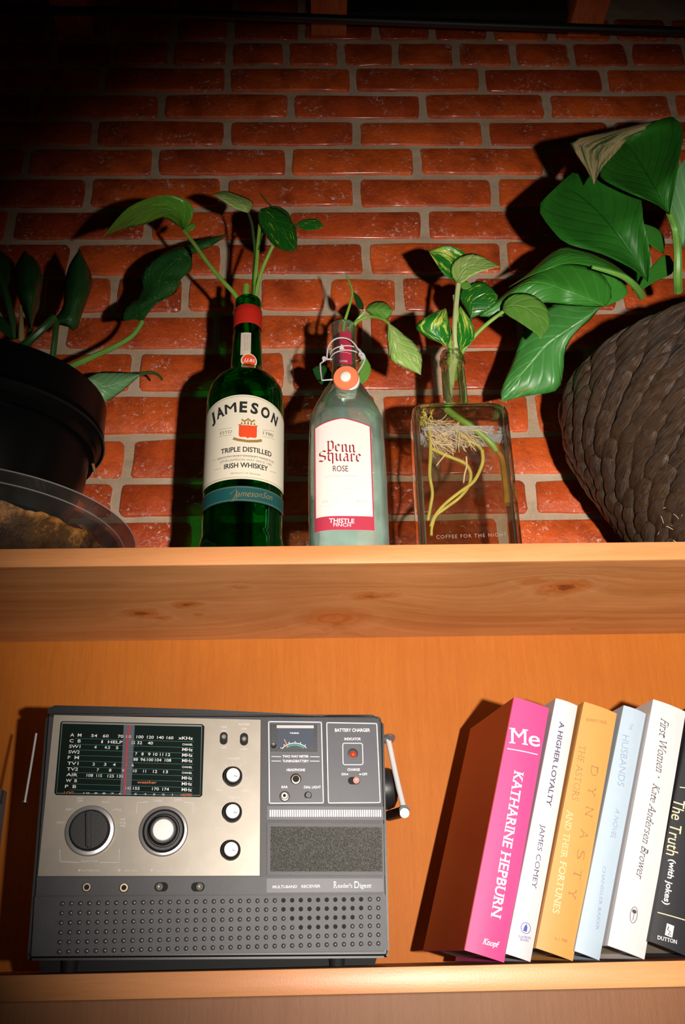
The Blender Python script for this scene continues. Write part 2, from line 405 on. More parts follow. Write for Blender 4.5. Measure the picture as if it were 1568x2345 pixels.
# ================================================================ bookcase
bc = thing('bookcase', 'orange-brown wooden bookcase with two pale-edged shelves and plywood back', 'bookcase', (0, 1.06, ZC))
XL, XR = -.75, .86
for z1, z0, nm, dd in ((ZA, ZB, 'top_board', WALL-.009), (ZC, ZE, 'shelf_board', BACK)):
    bm = BM(); box(bm, XYZ, XL, XR, z0, z1, D+.0025, dd, 0)
    b = obj(nm, bm, M['underside_wood' if nm == 'top_board' else 'lower_plywood'], bc)
    bm = BM(); box(bm, XYZ, XL, XR, z0, z1, D, D+.0025, .0006)
    obj('edge_band', bm, M['edge_wood'], b, 'pale orange wooden front edge')
bm = BM(); box(bm, XYZ, XL, XR, ZC, ZB, BACK, BACK+.006)
obj('back_panel', bm, M['plywood'], bc)
bm = BM(); box(bm, XYZ, XL, XR, -.40, ZE, BACK, BACK+.006)
obj('lower_back_panel', bm, M['lower_plywood'], bc, 'dull brown plywood back below the lower shelf')

# ================================================================ glass
def glass(name, tint, dark, body=.0, ior=1.45, grime_glow=.0, label_glow=None, thin=False):
    """shell glass: clear where you look straight through, refracting towards its edges"""
    t = NT(name); t.t.nodes.remove(t.b)
    lw = t.n('ShaderNodeLayerWeight'); lw.inputs['Blend'].default_value = .45
    tr = t.n('ShaderNodeBsdfTransparent'); tr.inputs[0].default_value = (*tint, 1)
    gl = t.n('ShaderNodeBsdfGlass'); gl.inputs['Color'].default_value = (*dark, 1); gl.inputs['IOR'].default_value = ior; gl.inputs['Roughness'].default_value = .01
    gs = t.n('ShaderNodeBsdfGlossy'); gs.inputs['Color'].default_value = (1, 1, 1, 1); gs.inputs['Roughness'].default_value = .03
    co = t.coord(); bp = t.n('ShaderNodeBump'); bp.inputs['Strength'].default_value = .12; bp.inputs['Distance'].default_value = .002
    t.l(t.noise(co, 45, 3), bp.inputs['Height'])
    for x in (gl, gs): t.l(bp.outputs[0], x.inputs['Normal'])
    fr = t.n('ShaderNodeFresnel'); fr.inputs[0].default_value = 1.45; t.l(bp.outputs[0], fr.inputs['Normal'])
    m1 = t.n('ShaderNodeMixShader'); t.v(m1.inputs[0], 0.0) if thin else t.l(t.ramp(lw.outputs['Facing'], [(.25, body), (.75, 1.0)]), m1.inputs[0]); t.l(tr.outputs[0], m1.inputs[1]); t.l(gl.outputs[0], m1.inputs[2])
    m2 = t.n('ShaderNodeMixShader'); t.l(t.m_('MULTIPLY', fr.outputs[0], .8, clamp=True), m2.inputs[0]); t.l(m1.outputs[0], m2.inputs[1]); t.l(gs.outputs[0], m2.inputs[2])
    last = m2
    if grime_glow:
        df = t.n('ShaderNodeBsdfDiffuse'); df.inputs[0].default_value = (.72, .92, .82, 1) if label_glow else (.8, .8, .76, 1)
        m3 = t.n('ShaderNodeMixShader'); gf = t.m_('MULTIPLY', t.noise(co, 30, 4), grime_glow)
        if label_glow:  # painted label glow, strongest at the foot and fading upwards
            sz = t.n('ShaderNodeSeparateXYZ'); cc_ = t.n('ShaderNodeTexCoord'); t.l(cc_.outputs['Object'], sz.inputs[0]); gf = t.m_('MULTIPLY', gf, t.ramp(t.m_('MULTIPLY', t.m_('SUBTRACT', sz.outputs[2], label_glow[0]), 1/(label_glow[1]-label_glow[0]), clamp=True), [(0, 1), (.6, .7), (1, .12)]))
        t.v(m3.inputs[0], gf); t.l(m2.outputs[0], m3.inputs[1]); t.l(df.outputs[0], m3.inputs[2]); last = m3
    t.l(last.outputs[0], t.out.inputs[0]); return t.m
M['green_glass'] = glass('green_glass', (.12, .74, .34), (.05, .60, .20), .12)
M['aqua_glass'] = glass('aqua_glass', (.86, .95, .91), (.80, .96, .90), .06, grime_glow=.34, label_glow=(.40, .62))  # pale lower body painted in for light thrown back by the white label
M['clear_glass'] = glass('clear_glass', (.90, .90, .86), (.97, .97, .93), .08)
M['clear_plastic'] = glass('clear_plastic', (.86, .84, .80), (.9, .88, .85), .12, 1.3, grime_glow=.035, thin=True)
def water(name, tint):
    t = NT(name); t.t.nodes.remove(t.b); gl = t.n('ShaderNodeBsdfGlass'); gl.inputs['IOR'].default_value = .75
    gl.inputs['Color'].default_value = (*tint, 1); gl.inputs['Roughness'].default_value = .04
    bp = t.n('ShaderNodeBump'); bp.inputs['Strength'].default_value = 1; bp.inputs['Distance'].default_value = .004; t.l(t.noise(t.coord(), 130, 4), bp.inputs['Height'])
    t.l(bp.outputs[0], gl.inputs['Normal']); t.l(gl.outputs[0], t.out.inputs[0]); return t.m
M['water_top'] = water('water_top', (.95, .96, 1))
t = NT('silver_reflection'); v_ = t.coord(); t.bump(t.noise(v_, 240, 5, .7), 1.0, .006); M['water_top'] = t.set(color=(.86, .84, .92), rough=.2, metal=.15)  # pale silver patches painted in for the mirror reflection under the water
t.b.inputs['Alpha'].default_value = 1; al = t.ramp(t.noise(v_, 55, 5, .7), [(.40, 0), (.50, .95)]); t.l(al, t.b.inputs['Alpha'])

def superring(cx, cy, z, rx, ry, e, n, rot=0):
    out = []
    for i in range(n):
        th = 2*math.pi*i/n; c, s = math.cos(th), math.sin(th)
        x = rx*math.copysign(abs(c)**(2/e), c); y = ry*math.copysign(abs(s)**(2/e), s)
        out.append(Vector((cx+x*math.cos(rot)-y*math.sin(rot), cy+x*math.sin(rot)+y*math.cos(rot), z)))
    return out
def shell(bm, rings, cap0=True, cap1=False, flip=False):
    rs = [[bm.verts.new(p) for p in r] for r in rings]; n = len(rs[0])
    for r0, r1 in zip(rs, rs[1:]):
        for i in range(n):
            f = (r0[i], r0[(i+1) % n], r1[(i+1) % n], r1[i]); bm.faces.new(f[::-1] if flip else f)
    if cap0: bm.faces.new(rs[0] if flip else rs[0][::-1])
    if cap1: bm.faces.new(rs[-1])
def measure(prof, Y):
    """silhouette rows (y, left x, right x) -> (z, centre x, half width) at depth Y"""
    out = []
    for y, l, r in prof:
        a, b = at(l, y, Y), at(r, y, Y); out.append(((a.z+b.z)/2, (a.x+b.x)/2, (b.x-a.x)/2))
    return out
def interp(tab, z):
    tab = sorted(tab)
    zs = [q[0] for q in tab]; return [float(np.interp(z, zs, [q[k] for q in tab])) for k in range(1, len(tab[0]))]

# ---------------------------------------------------------------- whiskey bottle
JY = .995
jm = measure([(1200, 459, 645), (1150, 461, 646), (1060, 470, 652), (950, 474, 654)], JY)
jcx = sum(q[1] for q in jm)/len(jm); jR = sum(q[2] for q in jm)/len(jm)
print('whiskey', jcx, jR, [q[1] for q in jm])
z_ = lambda y, Y=JY: at(565, y, Y).z
wb = thing('whiskey_bottle', 'tall green glass whiskey bottle with arched cream label and red neck band', 'bottle', (jcx, JY, ZA))
sh = z_(925)
prof = [(ZA+.0005, jR*.86), (ZA+.003, jR*.97), (ZA+.012, jR*1.02), (ZA+.028, jR*1.02), (ZA+.033, jR*.985), (ZA+.05, jR*.985), (sh-.005, jR), (sh+.006, jR*.985),
        (z_(897), jR*.93), (z_(880), jR*.80), (z_(866), jR*.60), (z_(855), jR*.46), (z_(845), jR*.415), (z_(800), .0182), (z_(762), .0167), (z_(757), .0168), (z_(718), .0166), (z_(714), .0162), (z_(703), .0168), (z_(692), .0166), (z_(690), .0155)]
zz_ = [p[0] for p in prof]; rr_ = [p[1] for p in prof]
fine = np.r_[np.linspace(zz_[0], ZA+.05, 12), np.linspace(ZA+.06, sh-.008, 6), np.linspace(sh-.004, zz_[-1], 60)]
outer = [superring(jcx, JY, z, r, r, 2, 48) for z, r in ((z, float(np.interp(z, zz_, rr_))) for z in fine)]
inner = [superring(jcx, JY, z, r, r, 2, 48) for z, r in ((z, max(.0105, float(np.interp(z, zz_, rr_))-.0035)) for z in fine if z > ZA+.007)]
bm = BM(); bm_rings = outer+inner[::-1]
shell(bm, bm_rings, True, True)
obj('glass', bm, M['green_glass'], wb, sharp=60)
def cyl_surf(cx, cy, R):
    return Surf(lambda a, b, d: Vector((cx+(R+d)*math.sin(a/R), cy-(R+d)*math.cos(a/R), b)))
SJ = cyl_surf(jcx, JY, jR+.0004); SJ.g = (0, .6)
fz = lambda y, x=566: SJ.px(x, y)[1]
M['cream_label'] = plain('cream_label', (.80, .71, .56), .55)
M['label_black'] = plain('label_black', (.02, .02, .018), .6)
M['gold_print'] = plain('gold_print', (.50, .30, .10), .4, .4)
M['orange_red'] = plain('orange_red', (.80, .07, .015), .5)
M['teal_label'] = plain('teal_label', (.008, .075, .075), .5)
M['red_foil'] = plain('red_foil', (.50, .018, .010), .35)
M['grey_print'] = plain('grey_print', (.22, .18, .14), .6)
lt, lb = fz(904), fz(1097); LW = .069
def arch(u): return lt-.0135*abs(2*u-1)**2.0
bm = BM(); patch(bm, SJ, -LW, LW, lambda u: lb, arch, 60, 4, 0)
lab = obj('front_label', bm, M['cream_label'], wb, 'cream paper label with arched top')
bm = BM()
sp = .0
rad = .125; ztop = fz(943, 569)
word = 'JAMESON'; hs = [.0135]*7
aJ = [-.0378, -.0272, -.0140, .0004, .0128, .0258, .0392]; wJ = [.007, .0115, .0135, .0088, .0088, .0115, .0102]
for ch, a, w in zip(word, aJ, wJ):
    a += .0012; ph = a/rad; zc = ztop-rad*(1-math.cos(ph))-.0006; dx, dz = math.cos(ph*.9), -math.sin(ph*.9)
    if ch == 'M':
        for o_ in (-.00035, 0, .00035): text(bm, SJ, ch, (a+o_-dx*w/2, zc-dz*w/2), (a+o_+dx*w/2, zc+dz*w/2), .0135, d=.0003)
    else: text(bm, SJ, ch, (a-dx*w/2, zc-dz*w/2), (a+dx*w/2, zc+dz*w/2), .0135, bold=.04, serif=.03, d=.0003)
tpx(bm, SJ, 'TRIPLE DISTILLED', (506, 1040.5), (621, 1047), 11, bold=.02)
tpx(bm, SJ, 'IRISH WHISKEY', (513, 1075), (613, 1079.5), 11, bold=.02)
obj('lettering', bm, M['label_black'], lab)
bm = BM()
tpx(bm, SJ, 'ESTD', (504, 996), (531, 992), 6.5, bold=.005); tpx(bm, SJ, '1780', (602, 995), (625, 1001), 7, bold=.01)
for q0, q1 in (((503, 984.5), (532, 980)), ((502, 1000.5), (531, 996)), ((601, 984.5), (627, 988.5)), ((600, 999.5), (627, 1006))): lpx(bm, SJ, q0, q1, .0004, n=3)
b0 = fz(1043.5); strip(bm, SJ, lin((-.036, b0), (.036, b0), 12), .0004)
tpx(bm, SJ, 'SMOOTH IRISH WHISKEY MADE THE', (499, 1055), (626, 1062), 5); tpx(bm, SJ, 'JOHN JAMESON WAY SINCE 1780', (504, 1061.5), (621, 1068), 5)
tpx(bm, SJ, 'PRODUCT OF IRELAND', (528, 1086.5), (596, 1090), 3.5)
lpx(bm, SJ, (491, 1077), (506, 1073), .0004, n=3); lpx(bm, SJ, (617, 1079), (632, 1084), .0004, n=3)
obj('small_lettering', bm, M['grey_print'], lab)
bm = BM(); N_ = 50
strip(bm, SJ, [(-LW+2*LW*i/N_, arch(i/N_)-.0024) for i in range(N_+1)], .0005); strip(bm, SJ, lin((-LW, lb+.0022), (LW, lb+.0022), 40), .0005)
obj('border_line', bm, M['gold_print'], lab)
# crest
ca, cb = SJ.px(567.5, 988)
bm = BM(); w, h = .0102, .0078
patch(bm, SJ, ca-w, ca+w, lambda u: cb-h-.0016*max(0, 1-abs(2*u-1)*5)+(.0016 if abs(2*u-1) > .93 else 0), lambda u: cb+h, 30, 6, .0006)
obj('crest', bm, M['orange_red'], lab, 'orange-red shield')
bm = BM()
for k in range(-2, 3): prism(bm, SJ, [(ca+k*.0036-.0012, cb+h+.001), (ca+k*.0036, cb+h+.005+.003*(2-abs(k))*.5), (ca+k*.0036+.0012, cb+h+.001)], .0002, .0006)
strip(bm, SJ, [(ca-.0075, cb+h+.0075), (ca-.004, cb+h+.005), (ca, cb+h+.0085), (ca+.004, cb+h+.005), (ca+.0075, cb+h+.0078)], .0022, .0005)
strip(bm, SJ, [(ca-.011, cb+h+.0006), (ca+.011, cb+h+.0006)], .0013, .0006)
strip(bm, SJ, [(ca-.0165, cb-h-.0012), (ca-.011, cb-h-.0035), (ca, cb-h-.0052), (ca+.011, cb-h-.0035), (ca+.0165, cb-h-.0012)], .0034, .0005)
obj('crest_ornament', bm, M['gold_print'], lab, 'gilt stag ornament and ribbon')
bt, bb = fz(1113), fz(1148)
bm = BM(); patch(bm, SJ, -LW, LW, lambda u: bb, lambda u: bt, 60, 2, 0)
band = obj('lower_band_label', bm, M['teal_label'], wb, 'dark teal band label with gilt signature')
bm = BM(); tpx(bm, SJ, 'JamesonSon', (534, 1139), (621, 1146), 14, italic=.45, bold=-.01)
strip(bm, SJ, lin((-LW, bt-.0016), (LW, bt-.0016), 40), .0004); strip(bm, SJ, lin((-LW, bb+.0016), (LW, bb+.0016), 40), .0004)
sx = SJ.px(534, 1139); strip(bm, SJ, [(sx[0]-.004, sx[1]+.004), (sx[0]+.003, sx[1]+.010), (sx[0]+.004, sx[1]-.002), (sx[0]-.002, sx[1]-.005)], .0005)
obj('signature', bm, M['gold_print'], band)
# capsule, neck strip and seal
cz = lambda y: at(571, y, JY).z
bm = BM(); shell(bm, [superring(jcx, JY, z, r, r, 2, 40) for z, r in ((cz(757), .0174), (cz(755), .0179), (cz(733), .0178), (cz(731), .0181), (cz(716), .0180), (cz(714), .0172))], False, False)
obj('neck_band', bm, M['red_foil'], wb, 'red foil neck band')
SN = cyl_surf(jcx, JY, .0206); SN.g = (0, .71)
q = quadpts(SN, [(557, 762), (585, 763), (588, 818), (555, 818)])
bm = BM(); patch(bm, SN, -.0063, .0063, lambda u: q[2][1], lambda u: q[0][1], 8, 2, .0003)
ns = obj('neck_label', bm, plain('neck_label_paper', (.62, .52, .42), .6), wb, 'pale vertical neck label')
bm = BM()
for k, da in enumerate((-.0016, .0012, .0036)): text(bm, SN, ('JOHN JAMESON', 'TRIPLE DISTILLED', 'IRISH WHISKEY')[k], (da, q[0][1]-.003), (da, q[2][1]+.006), .0013, d=.0005)
obj('lettering', bm, M['grey_print'], ns)
sc_ = SN.px(570, 826); bm = BM()
prism(bm, SN, [(sc_[0]+.0098*math.cos(t), sc_[1]+.0098*math.sin(t)) for t in np.linspace(0, 2*math.pi, 25)[:-1]], .0004, .0012)
sl = obj('seal', bm, plain('seal_cream', (.72, .58, .42), .5), wb, 'round neck seal with red initials')
bm = BM(); prism(bm, SN, [(sc_[0]+.0080*math.cos(t), sc_[1]+.0080*math.sin(t)) for t in np.linspace(0, 2*math.pi, 25)[:-1]], .0012, .0016)
sl2 = obj('seal_disc', bm, M['orange_red'], sl)
bm = BM(); text(bm, SN, 'J.J.&S', (sc_[0]-.0062, sc_[1]-.0022), (sc_[0]+.0062, sc_[1]-.0022), .0042, italic=.2, bold=.02, d=.0019)
obj('initials', bm, M['white_print'], sl)

# ---------------------------------------------------------------- rose bottle (swing top)
PY = .995
PB = [(1240, 705, 887), (1100, 706, 884), (1000, 707, 876), (975, 708, 873), (950, 715, 862), (925, 727, 849), (900, 742, 837), (884, 753, 828), (872, 760, 823), (850, 764, 820), (800, 765, 819), (772, 764, 818), (760, 759, 817), (748, 758, 815)]
pm = measure(PB, PY); pcx = sum(q[1] for q in pm[:3])/3
print('rose', pcx, pm[0], pm[-1])
tab = [(q[0], q[2]) for q in pm]+[(ZA+.004, pm[0][2]*1.0), (ZA+.0005, pm[0][2]*.9)]
rb = thing('rose_bottle', 'pale aqua swing-top bottle with a pink-edged label lettered ROSE', 'bottle', (pcx, PY, ZA))
ez = lambda z: float(np.interp(z, [pm[3][0], pm[7][0], pm[8][0]], [3.6, 2.4, 2.0]))
zs = sorted(set(list(np.linspace(ZA+.0005, ZA+.01, 4))+list(np.linspace(ZA+.012, pm[2][0], 8))+list(np.linspace(pm[2][0]+.004, pm[-1][0], 44))))
prt = lambda z: interp(tab, z)[0]
R45 = math.radians(3)
outer = [superring(pcx, PY, z, prt(z), prt(z)*(.93 if ez(z) > 2.1 else 1), ez(z), 56, R45) for z in zs]
inner = [superring(pcx, PY, z, max(.009, prt(z)-.0035), max(.009, prt(z)-.0035)*(.93 if ez(z) > 2.1 else 1), ez(z), 56, R45) for z in zs if z > ZA+.009]
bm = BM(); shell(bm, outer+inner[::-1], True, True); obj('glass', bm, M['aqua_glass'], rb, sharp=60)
# front surface of the body: slightly rounded face
def rose_face(a, b, d):
    rx = prt(b)+.0005; ry = rx*.93; e = ez(b); x = max(-.985, min(.985, a/rx)); y = -ry*(1-abs(x)**e)**(1/e)-d
    X = a; return Vector((pcx+X*math.cos(R45)-y*math.sin(R45), PY+X*math.sin(R45)+y*math.cos(R45), b))
SP = Surf(rose_face, 0, .52)
M['pink_white'] = plain('pink_white', (.86, .73, .68), .55)
M['rose_print'] = plain('rose_print', (.48, .035, .07), .5)
M['wine_print'] = plain('wine_print', (.30, .02, .03), .5)
aL, aR = SP.px(720, 1100)[0], SP.px(853, 1100)[0]; zt, zbm = SP.px(784, 957)[1], SP.px(790, 1214)[1]
top_ = lambda u: zt-.010*max(0, abs(2*u-1)-.0)**1.3
bm = BM(); patch(bm, SP, aL, aR, lambda u: zbm, top_, 40, 10, .0002); lab = obj('front_label', bm, M['pink_white'], rb, 'pale pink label with rose border')
bm = BM()
strip(bm, SP, [(aL+(aR-aL)*i/40, top_(i/40)-.0006) for i in range(41)], .0013, .0005)
strip(bm, SP, lin((aL+.0006, zbm), (aL+.0006, top_(0)), 10), .0013, .0005); strip(bm, SP, lin((aR-.0006, zbm), (aR-.0006, top_(1)), 10), .0013, .0005)
zb2 = SP.px(790, 1182)[1]
patch(bm, SP, aL, aR, lambda u: zbm, lambda u: zb2, 40, 2, .0005)
obj('rose_band', bm, M['rose_print'], lab, 'rose border and lower band')
bm = BM()
# blackletter words, drawn with a slanted nib
BLK = {'P': [[(.05, .95), (.22, 1.0), (.22, -.25)], [(.22, .9), (.55, 1.0), (.72, .82), (.72, .25), (.5, 0), (.25, .12)], [(.1, -.2), (.34, -.3)]],
       'e': [[(.1, .6), (.1, .15), (.3, 0), (.55, .15)], [(.1, .55), (.32, .72), (.52, .55), (.12, .33)]],
       'n': [[(.02, .6), (.14, .72), (.14, .05), (.26, .0)], [(.14, .58), (.4, .74), (.54, .6), (.54, .08), (.68, 0)]],
       'S': [[(.75, .88), (.5, 1.0), (.15, .85), (.15, .6), (.7, .42), (.7, .12), (.45, -.02), (.08, .1)]],
       'q': [[(.55, .68), (.3, .74), (.1, .58), (.1, .12), (.28, 0), (.52, .14)], [(.55, .72), (.55, -.28)]],
       'u': [[(.02, .68), (.14, .66), (.14, .12), (.3, 0), (.52, .14)], [(.54, .7), (.54, .08), (.66, 0)]],
       'a': [[(.12, .62), (.36, .74), (.52, .6), (.52, .08), (.64, 0)], [(.52, .42), (.2, .36), (.1, .14), (.24, 0), (.5, .12)]],
       'r': [[(.02, .6), (.14, .72), (.14, .05), (.26, 0)], [(.14, .56), (.34, .72), (.5, .6)]]}
def black(word, q0, q1, hpx):
    p0, p1 = SP.px(*q0), SP.px(*q1); adv = [{'P': .9, 'S': .95, 'e': .68, 'r': .6}.get(c, .8) for c in word]; L = math.hypot(p1[0]-p0[0], p1[1]-p0[1])
    s = L/sum(adv); hh = hpx/ (math.hypot(proj(SP.p(0, p0[1]+.01))[0]-proj(SP.p(0, p0[1]))[0], proj(SP.p(0, p0[1]+.01))[1]-proj(SP.p(0, p0[1]))[1])/.01)
    x = 0
    for c, ad in zip(word, adv):
        x += 0; nib(bm, SP, BLK[c], (p0[0]+x*s, p0[1]+(p1[1]-p0[1])*x*s/L), s, hh, .075, .05, .0005); x += ad
black('Penn', (747, 1034), (815, 1037), 23); black('Square', (729, 1059), (829, 1058), 24)
obj('blackletter_words', bm, M['wine_print'], lab, 'dark wine-red blackletter words')
bm = BM(); tpx(bm, SP, 'ROSE', (762, 1080), (797, 1080), 13, bold=.01, d=.0005)
obj('lettering', bm, plain('brown_print', (.16, .06, .04), .6), lab)
bm = BM(); tpx(bm, SP, 'FLAVORED VODKA', (744, 1094), (816, 1091), 3, d=.0005)
for y, x0, x1, s in ((1152, 737, 750, 6), (1150, 815, 841, 5)): tpx(bm, SP, '375' if s == 6 else '40% vol', (x0, y), (x1, y), s, italic=.2, d=.0005)
lpx(bm, SP, (736, 1160), (760, 1159), .0003, .0005, 4); lpx(bm, SP, (795, 1157), (844, 1159), .0003, .0005, 6)
sc0 = SP.px(779, 1115)
for k in range(7):
    a = sc0[0]+.012*math.sin(k*2.4); b = sc0[1]-.002*k*1.4; strip(bm, SP, [(a-.003, b), (a, b+.0015), (a+.003, b)], .0003, .0005)
obj('small_lettering', bm, plain('pink_print', (.62, .42, .38), .6), lab)
bm = BM(); tpx(bm, SP, 'THISTLE', (753, 1198), (811, 1199), 10, bold=.02, d=.0008); tpx(bm, SP, 'FINCH', (763, 1206), (803, 1207), 7.5, bold=.01, d=.0008)
obj('band_lettering', bm, M['white_print'], lab)
# neck label, wire bail and ceramic stopper
pnx = lambda y: interp([(q[0], q[1]) for q in pm], at(790, y, PY).z)[0]
ncx = (pnx(800)+pnx(772))/2
SK = cyl_surf(ncx, PY, prt(at(790, 800, PY).z)+.0006); SK.g = (0, .7)
q = quadpts(SK, [(766, 769), (804, 772), (805, 836), (769, 836)])
bm = BM(); patch(bm, SK, q[0][0], q[1][0], lambda u: q[2][1], lambda u: q[0][1], 12, 3, .0003)
nl = obj('neck_label', bm, plain('berry_label', (.42, .022, .055), .5), rb, 'berry-red neck label with a white emblem')
bm = BM(); e0 = SK.px(782, 797); prism(bm, SK, [(e0[0]-.003, e0[1]-.002), (e0[0]+.004, e0[1]-.003), (e0[0]+.002, e0[1]), (e0[0]+.0035, e0[1]+.002), (e0[0], e0[1]+.005), (e0[0]-.002, e0[1]+.001)], .0004, .0008)
tpx(bm, SK, 'ROSE', (777, 830), (795, 830), 4, d=.0006); strip(bm, SK, lin(SK.px(769, 809), SK.px(803, 811), 4), .0004, .0006)
obj('emblem', bm, M['white_print'], nl)
FY = .968
bm = BM()
wire = .00095
loop = [(748, 824), (750, 800), (757, 785), (768, 776), (783, 773.5), (798, 777), (811, 787), (822, 803), (833, 812), (835, 823), (829, 837), (822, 848), (818, 856)]
tube(bm, [at(x, y, FY) for x, y in loop], wire, 8, 50)
loop2 = [(741, 818), (740, 828), (733, 833), (734, 850), (737, 871), (763, 869)]
tube(bm, [at(x, y, FY) for x, y in loop2], wire, 8); tube(bm, [at(x, y, .975) for x, y in ((742, 823), (760, 822.5))], wire*1.1, 8)
for y in (812, 822): shell(bm, [superring(ncx, PY, at(790, y, PY).z+o_, r, r, 2, 32) for o_, r in ((0, prt(.7)+.0), (0, .0))][:0] or [superring(ncx, PY, at(790, y, PY).z+o_, .0192+o2, .0192+o2, 2, 32) for o_, o2 in ((-.0008, 0), (0, .0012), (.0008, 0))], False, False)
for x, y in ((742, 822), (825, 812), (829, 818)): lathe(bm, lambda a, b, d: at(x, y, FY)+Vector((a, -d, b)), 0, 0, [(.0008, -.002), (.0026, -.002), (.0026, .002), (.0008, .002)], 12)
obj('wire_bail', bm, M['chrome'], rb, 'bent steel wire bail')
# stopper hangs on the front of the neck, its cap turned to the viewer
c0 = at(792, 866, .962); ax = (Vector((-.16, -1, -.16))).normalized(); ux = Vector((1, 0, 0)); ux = (ux-ax*ux.dot(ax)).normalized(); uy = ux.cross(ax)
SF = lambda a, b, d: c0+ux*a+uy*b+ax*d
bm = BM(); lathe(bm, SF, 0, 0, [(.006, -.020), (.009, -.018), (.0155, -.011), (.0162, -.007), (.0155, -.003), (.0100, .0)], 32); st = obj('stopper', bm, plain('ceramic', (.85, .80, .76), .25), rb, 'white ceramic stopper')
bm = BM(); lathe(bm, SF, 0, 0, [(.0060, .0002), (.0145, -.0015), (.0155, .0008), (.0145, .003), (.0060, .0036)], 32); obj('washer', bm, plain('orange_rubber', (.80, .20, .08), .45), st, 'orange rubber seal')
bm = BM(); lathe(bm, SF, 0, 0, [(.0064, .0030), (.0064, .0055), (.0052, .0066), (.002, .0070)], 24); obj('stopper_pin', bm, plain('ceramic_pin', (.85, .78, .70), .3), st)

# ---------------------------------------------------------------- clear bottle
CY = 1.005
CBm = [(1236, 956, 1186), (1140, 948, 1175), (1000, 942, 1161), (950, 940, 1156), (930, 943, 1153), (916, 950, 1148)]
cm_ = measure(CBm, CY); ccx = sum(q[1] for q in cm_[:4])/4; RX = sum(q[2] for q in cm_[:4])/4; RY = .031
print('clear', ccx, RX, [round(q[1], 4) for q in cm_])
cb_ = thing('clear_bottle', 'clear square-shouldered glass bottle holding water, roots and a rooted cutting', 'bottle', (ccx, CY, ZA))
zsh = at(1046, 915, CY-RY).z; ncz = lambda y: at(1038, y, CY).z
nx = at(1037, 850, CY).x
nr = (at(1064, 860, CY).x-at(1010, 860, CY).x)/2
P5 = [(ZA+.0005, RX*.95, RY*.9, 7), (ZA+.004, RX, RY, 7), (ZA+.05, RX, RY, 7), (zsh-.014, RX, RY, 7), (zsh-.006, RX*.985, RY*.97, 6), (zsh-.0015, RX*.93, RY*.85, 5), (zsh+.001, RX*.8, RY*.72, 4),
      (zsh+.003, nr*1.35, nr*1.15, 2), (zsh+.007, nr*1.05, nr*1.05, 2), (ncz(860), nr, nr, 2), (ncz(836), nr, nr, 2), (ncz(834), nr*1.1, nr*1.1, 2), (ncz(826), nr*1.1, nr*1.1, 2), (ncz(824), nr*.97, nr*.97, 2), (ncz(818), nr*.98, nr*.98, 2), (ncz(814), nr*.93, nr*.93, 2), (ncz(809), nr*.9, nr*.9, 2)]
def lerp(a, b, t): return tuple(x+(y-x)*t for x, y in zip(a, b))
rows = []
for p, q in zip(P5, P5[1:]): rows += [lerp(p, q, k/3) for k in range(3)]
rows.append(P5[-1])
cxz = lambda z: ccx+(nx-ccx)*min(1, max(0, (z-zsh+.001)/.006))
outer = [superring(cxz(z), CY, z, rx, ry, e, 64) for z, rx, ry, e in rows]
inner = [superring(cxz(z), CY, z, max(.008, rx-.0045), max(.008, ry-.0045), e, 64) for z, rx, ry, e in rows if z > ZA+.006 and not (zsh-.003 < z < zsh+.001)]
bm = BM(); shell(bm, outer+inner[::-1], True, True); obj('glass', bm, M['clear_glass'], cb_, sharp=60)
SC = plane((ccx, CY-RY-.0004, .6), (1, 0, 0), (0, 0, 1))
bm = BM(); tpx(bm, SC, 'COFFEE FOR THE NIGHT', (999, 1234), (1160, 1228), 8, bold=.0, d=.0002, space=1.25)
obj('embossed_lettering', bm, plain('frosted_glass', (.30, .22, .17), .3), cb_)
# the water and its surface
zw = at(1080, 1000, CY).z
wl = thing('bottle_water', 'still water standing inside the clear glass bottle', 'water', (ccx, CY, ZA+.008)); wl['kind'] = 'stuff'
bm = BM(); r_ = superring(ccx, CY, zw, RX-.005, RY-.005, 6, 48); vs__ = [bm.verts.new(p) for p in r_]; bm.faces.new(vs__)
obj('water_surface', bm, M['water_top'], wl)
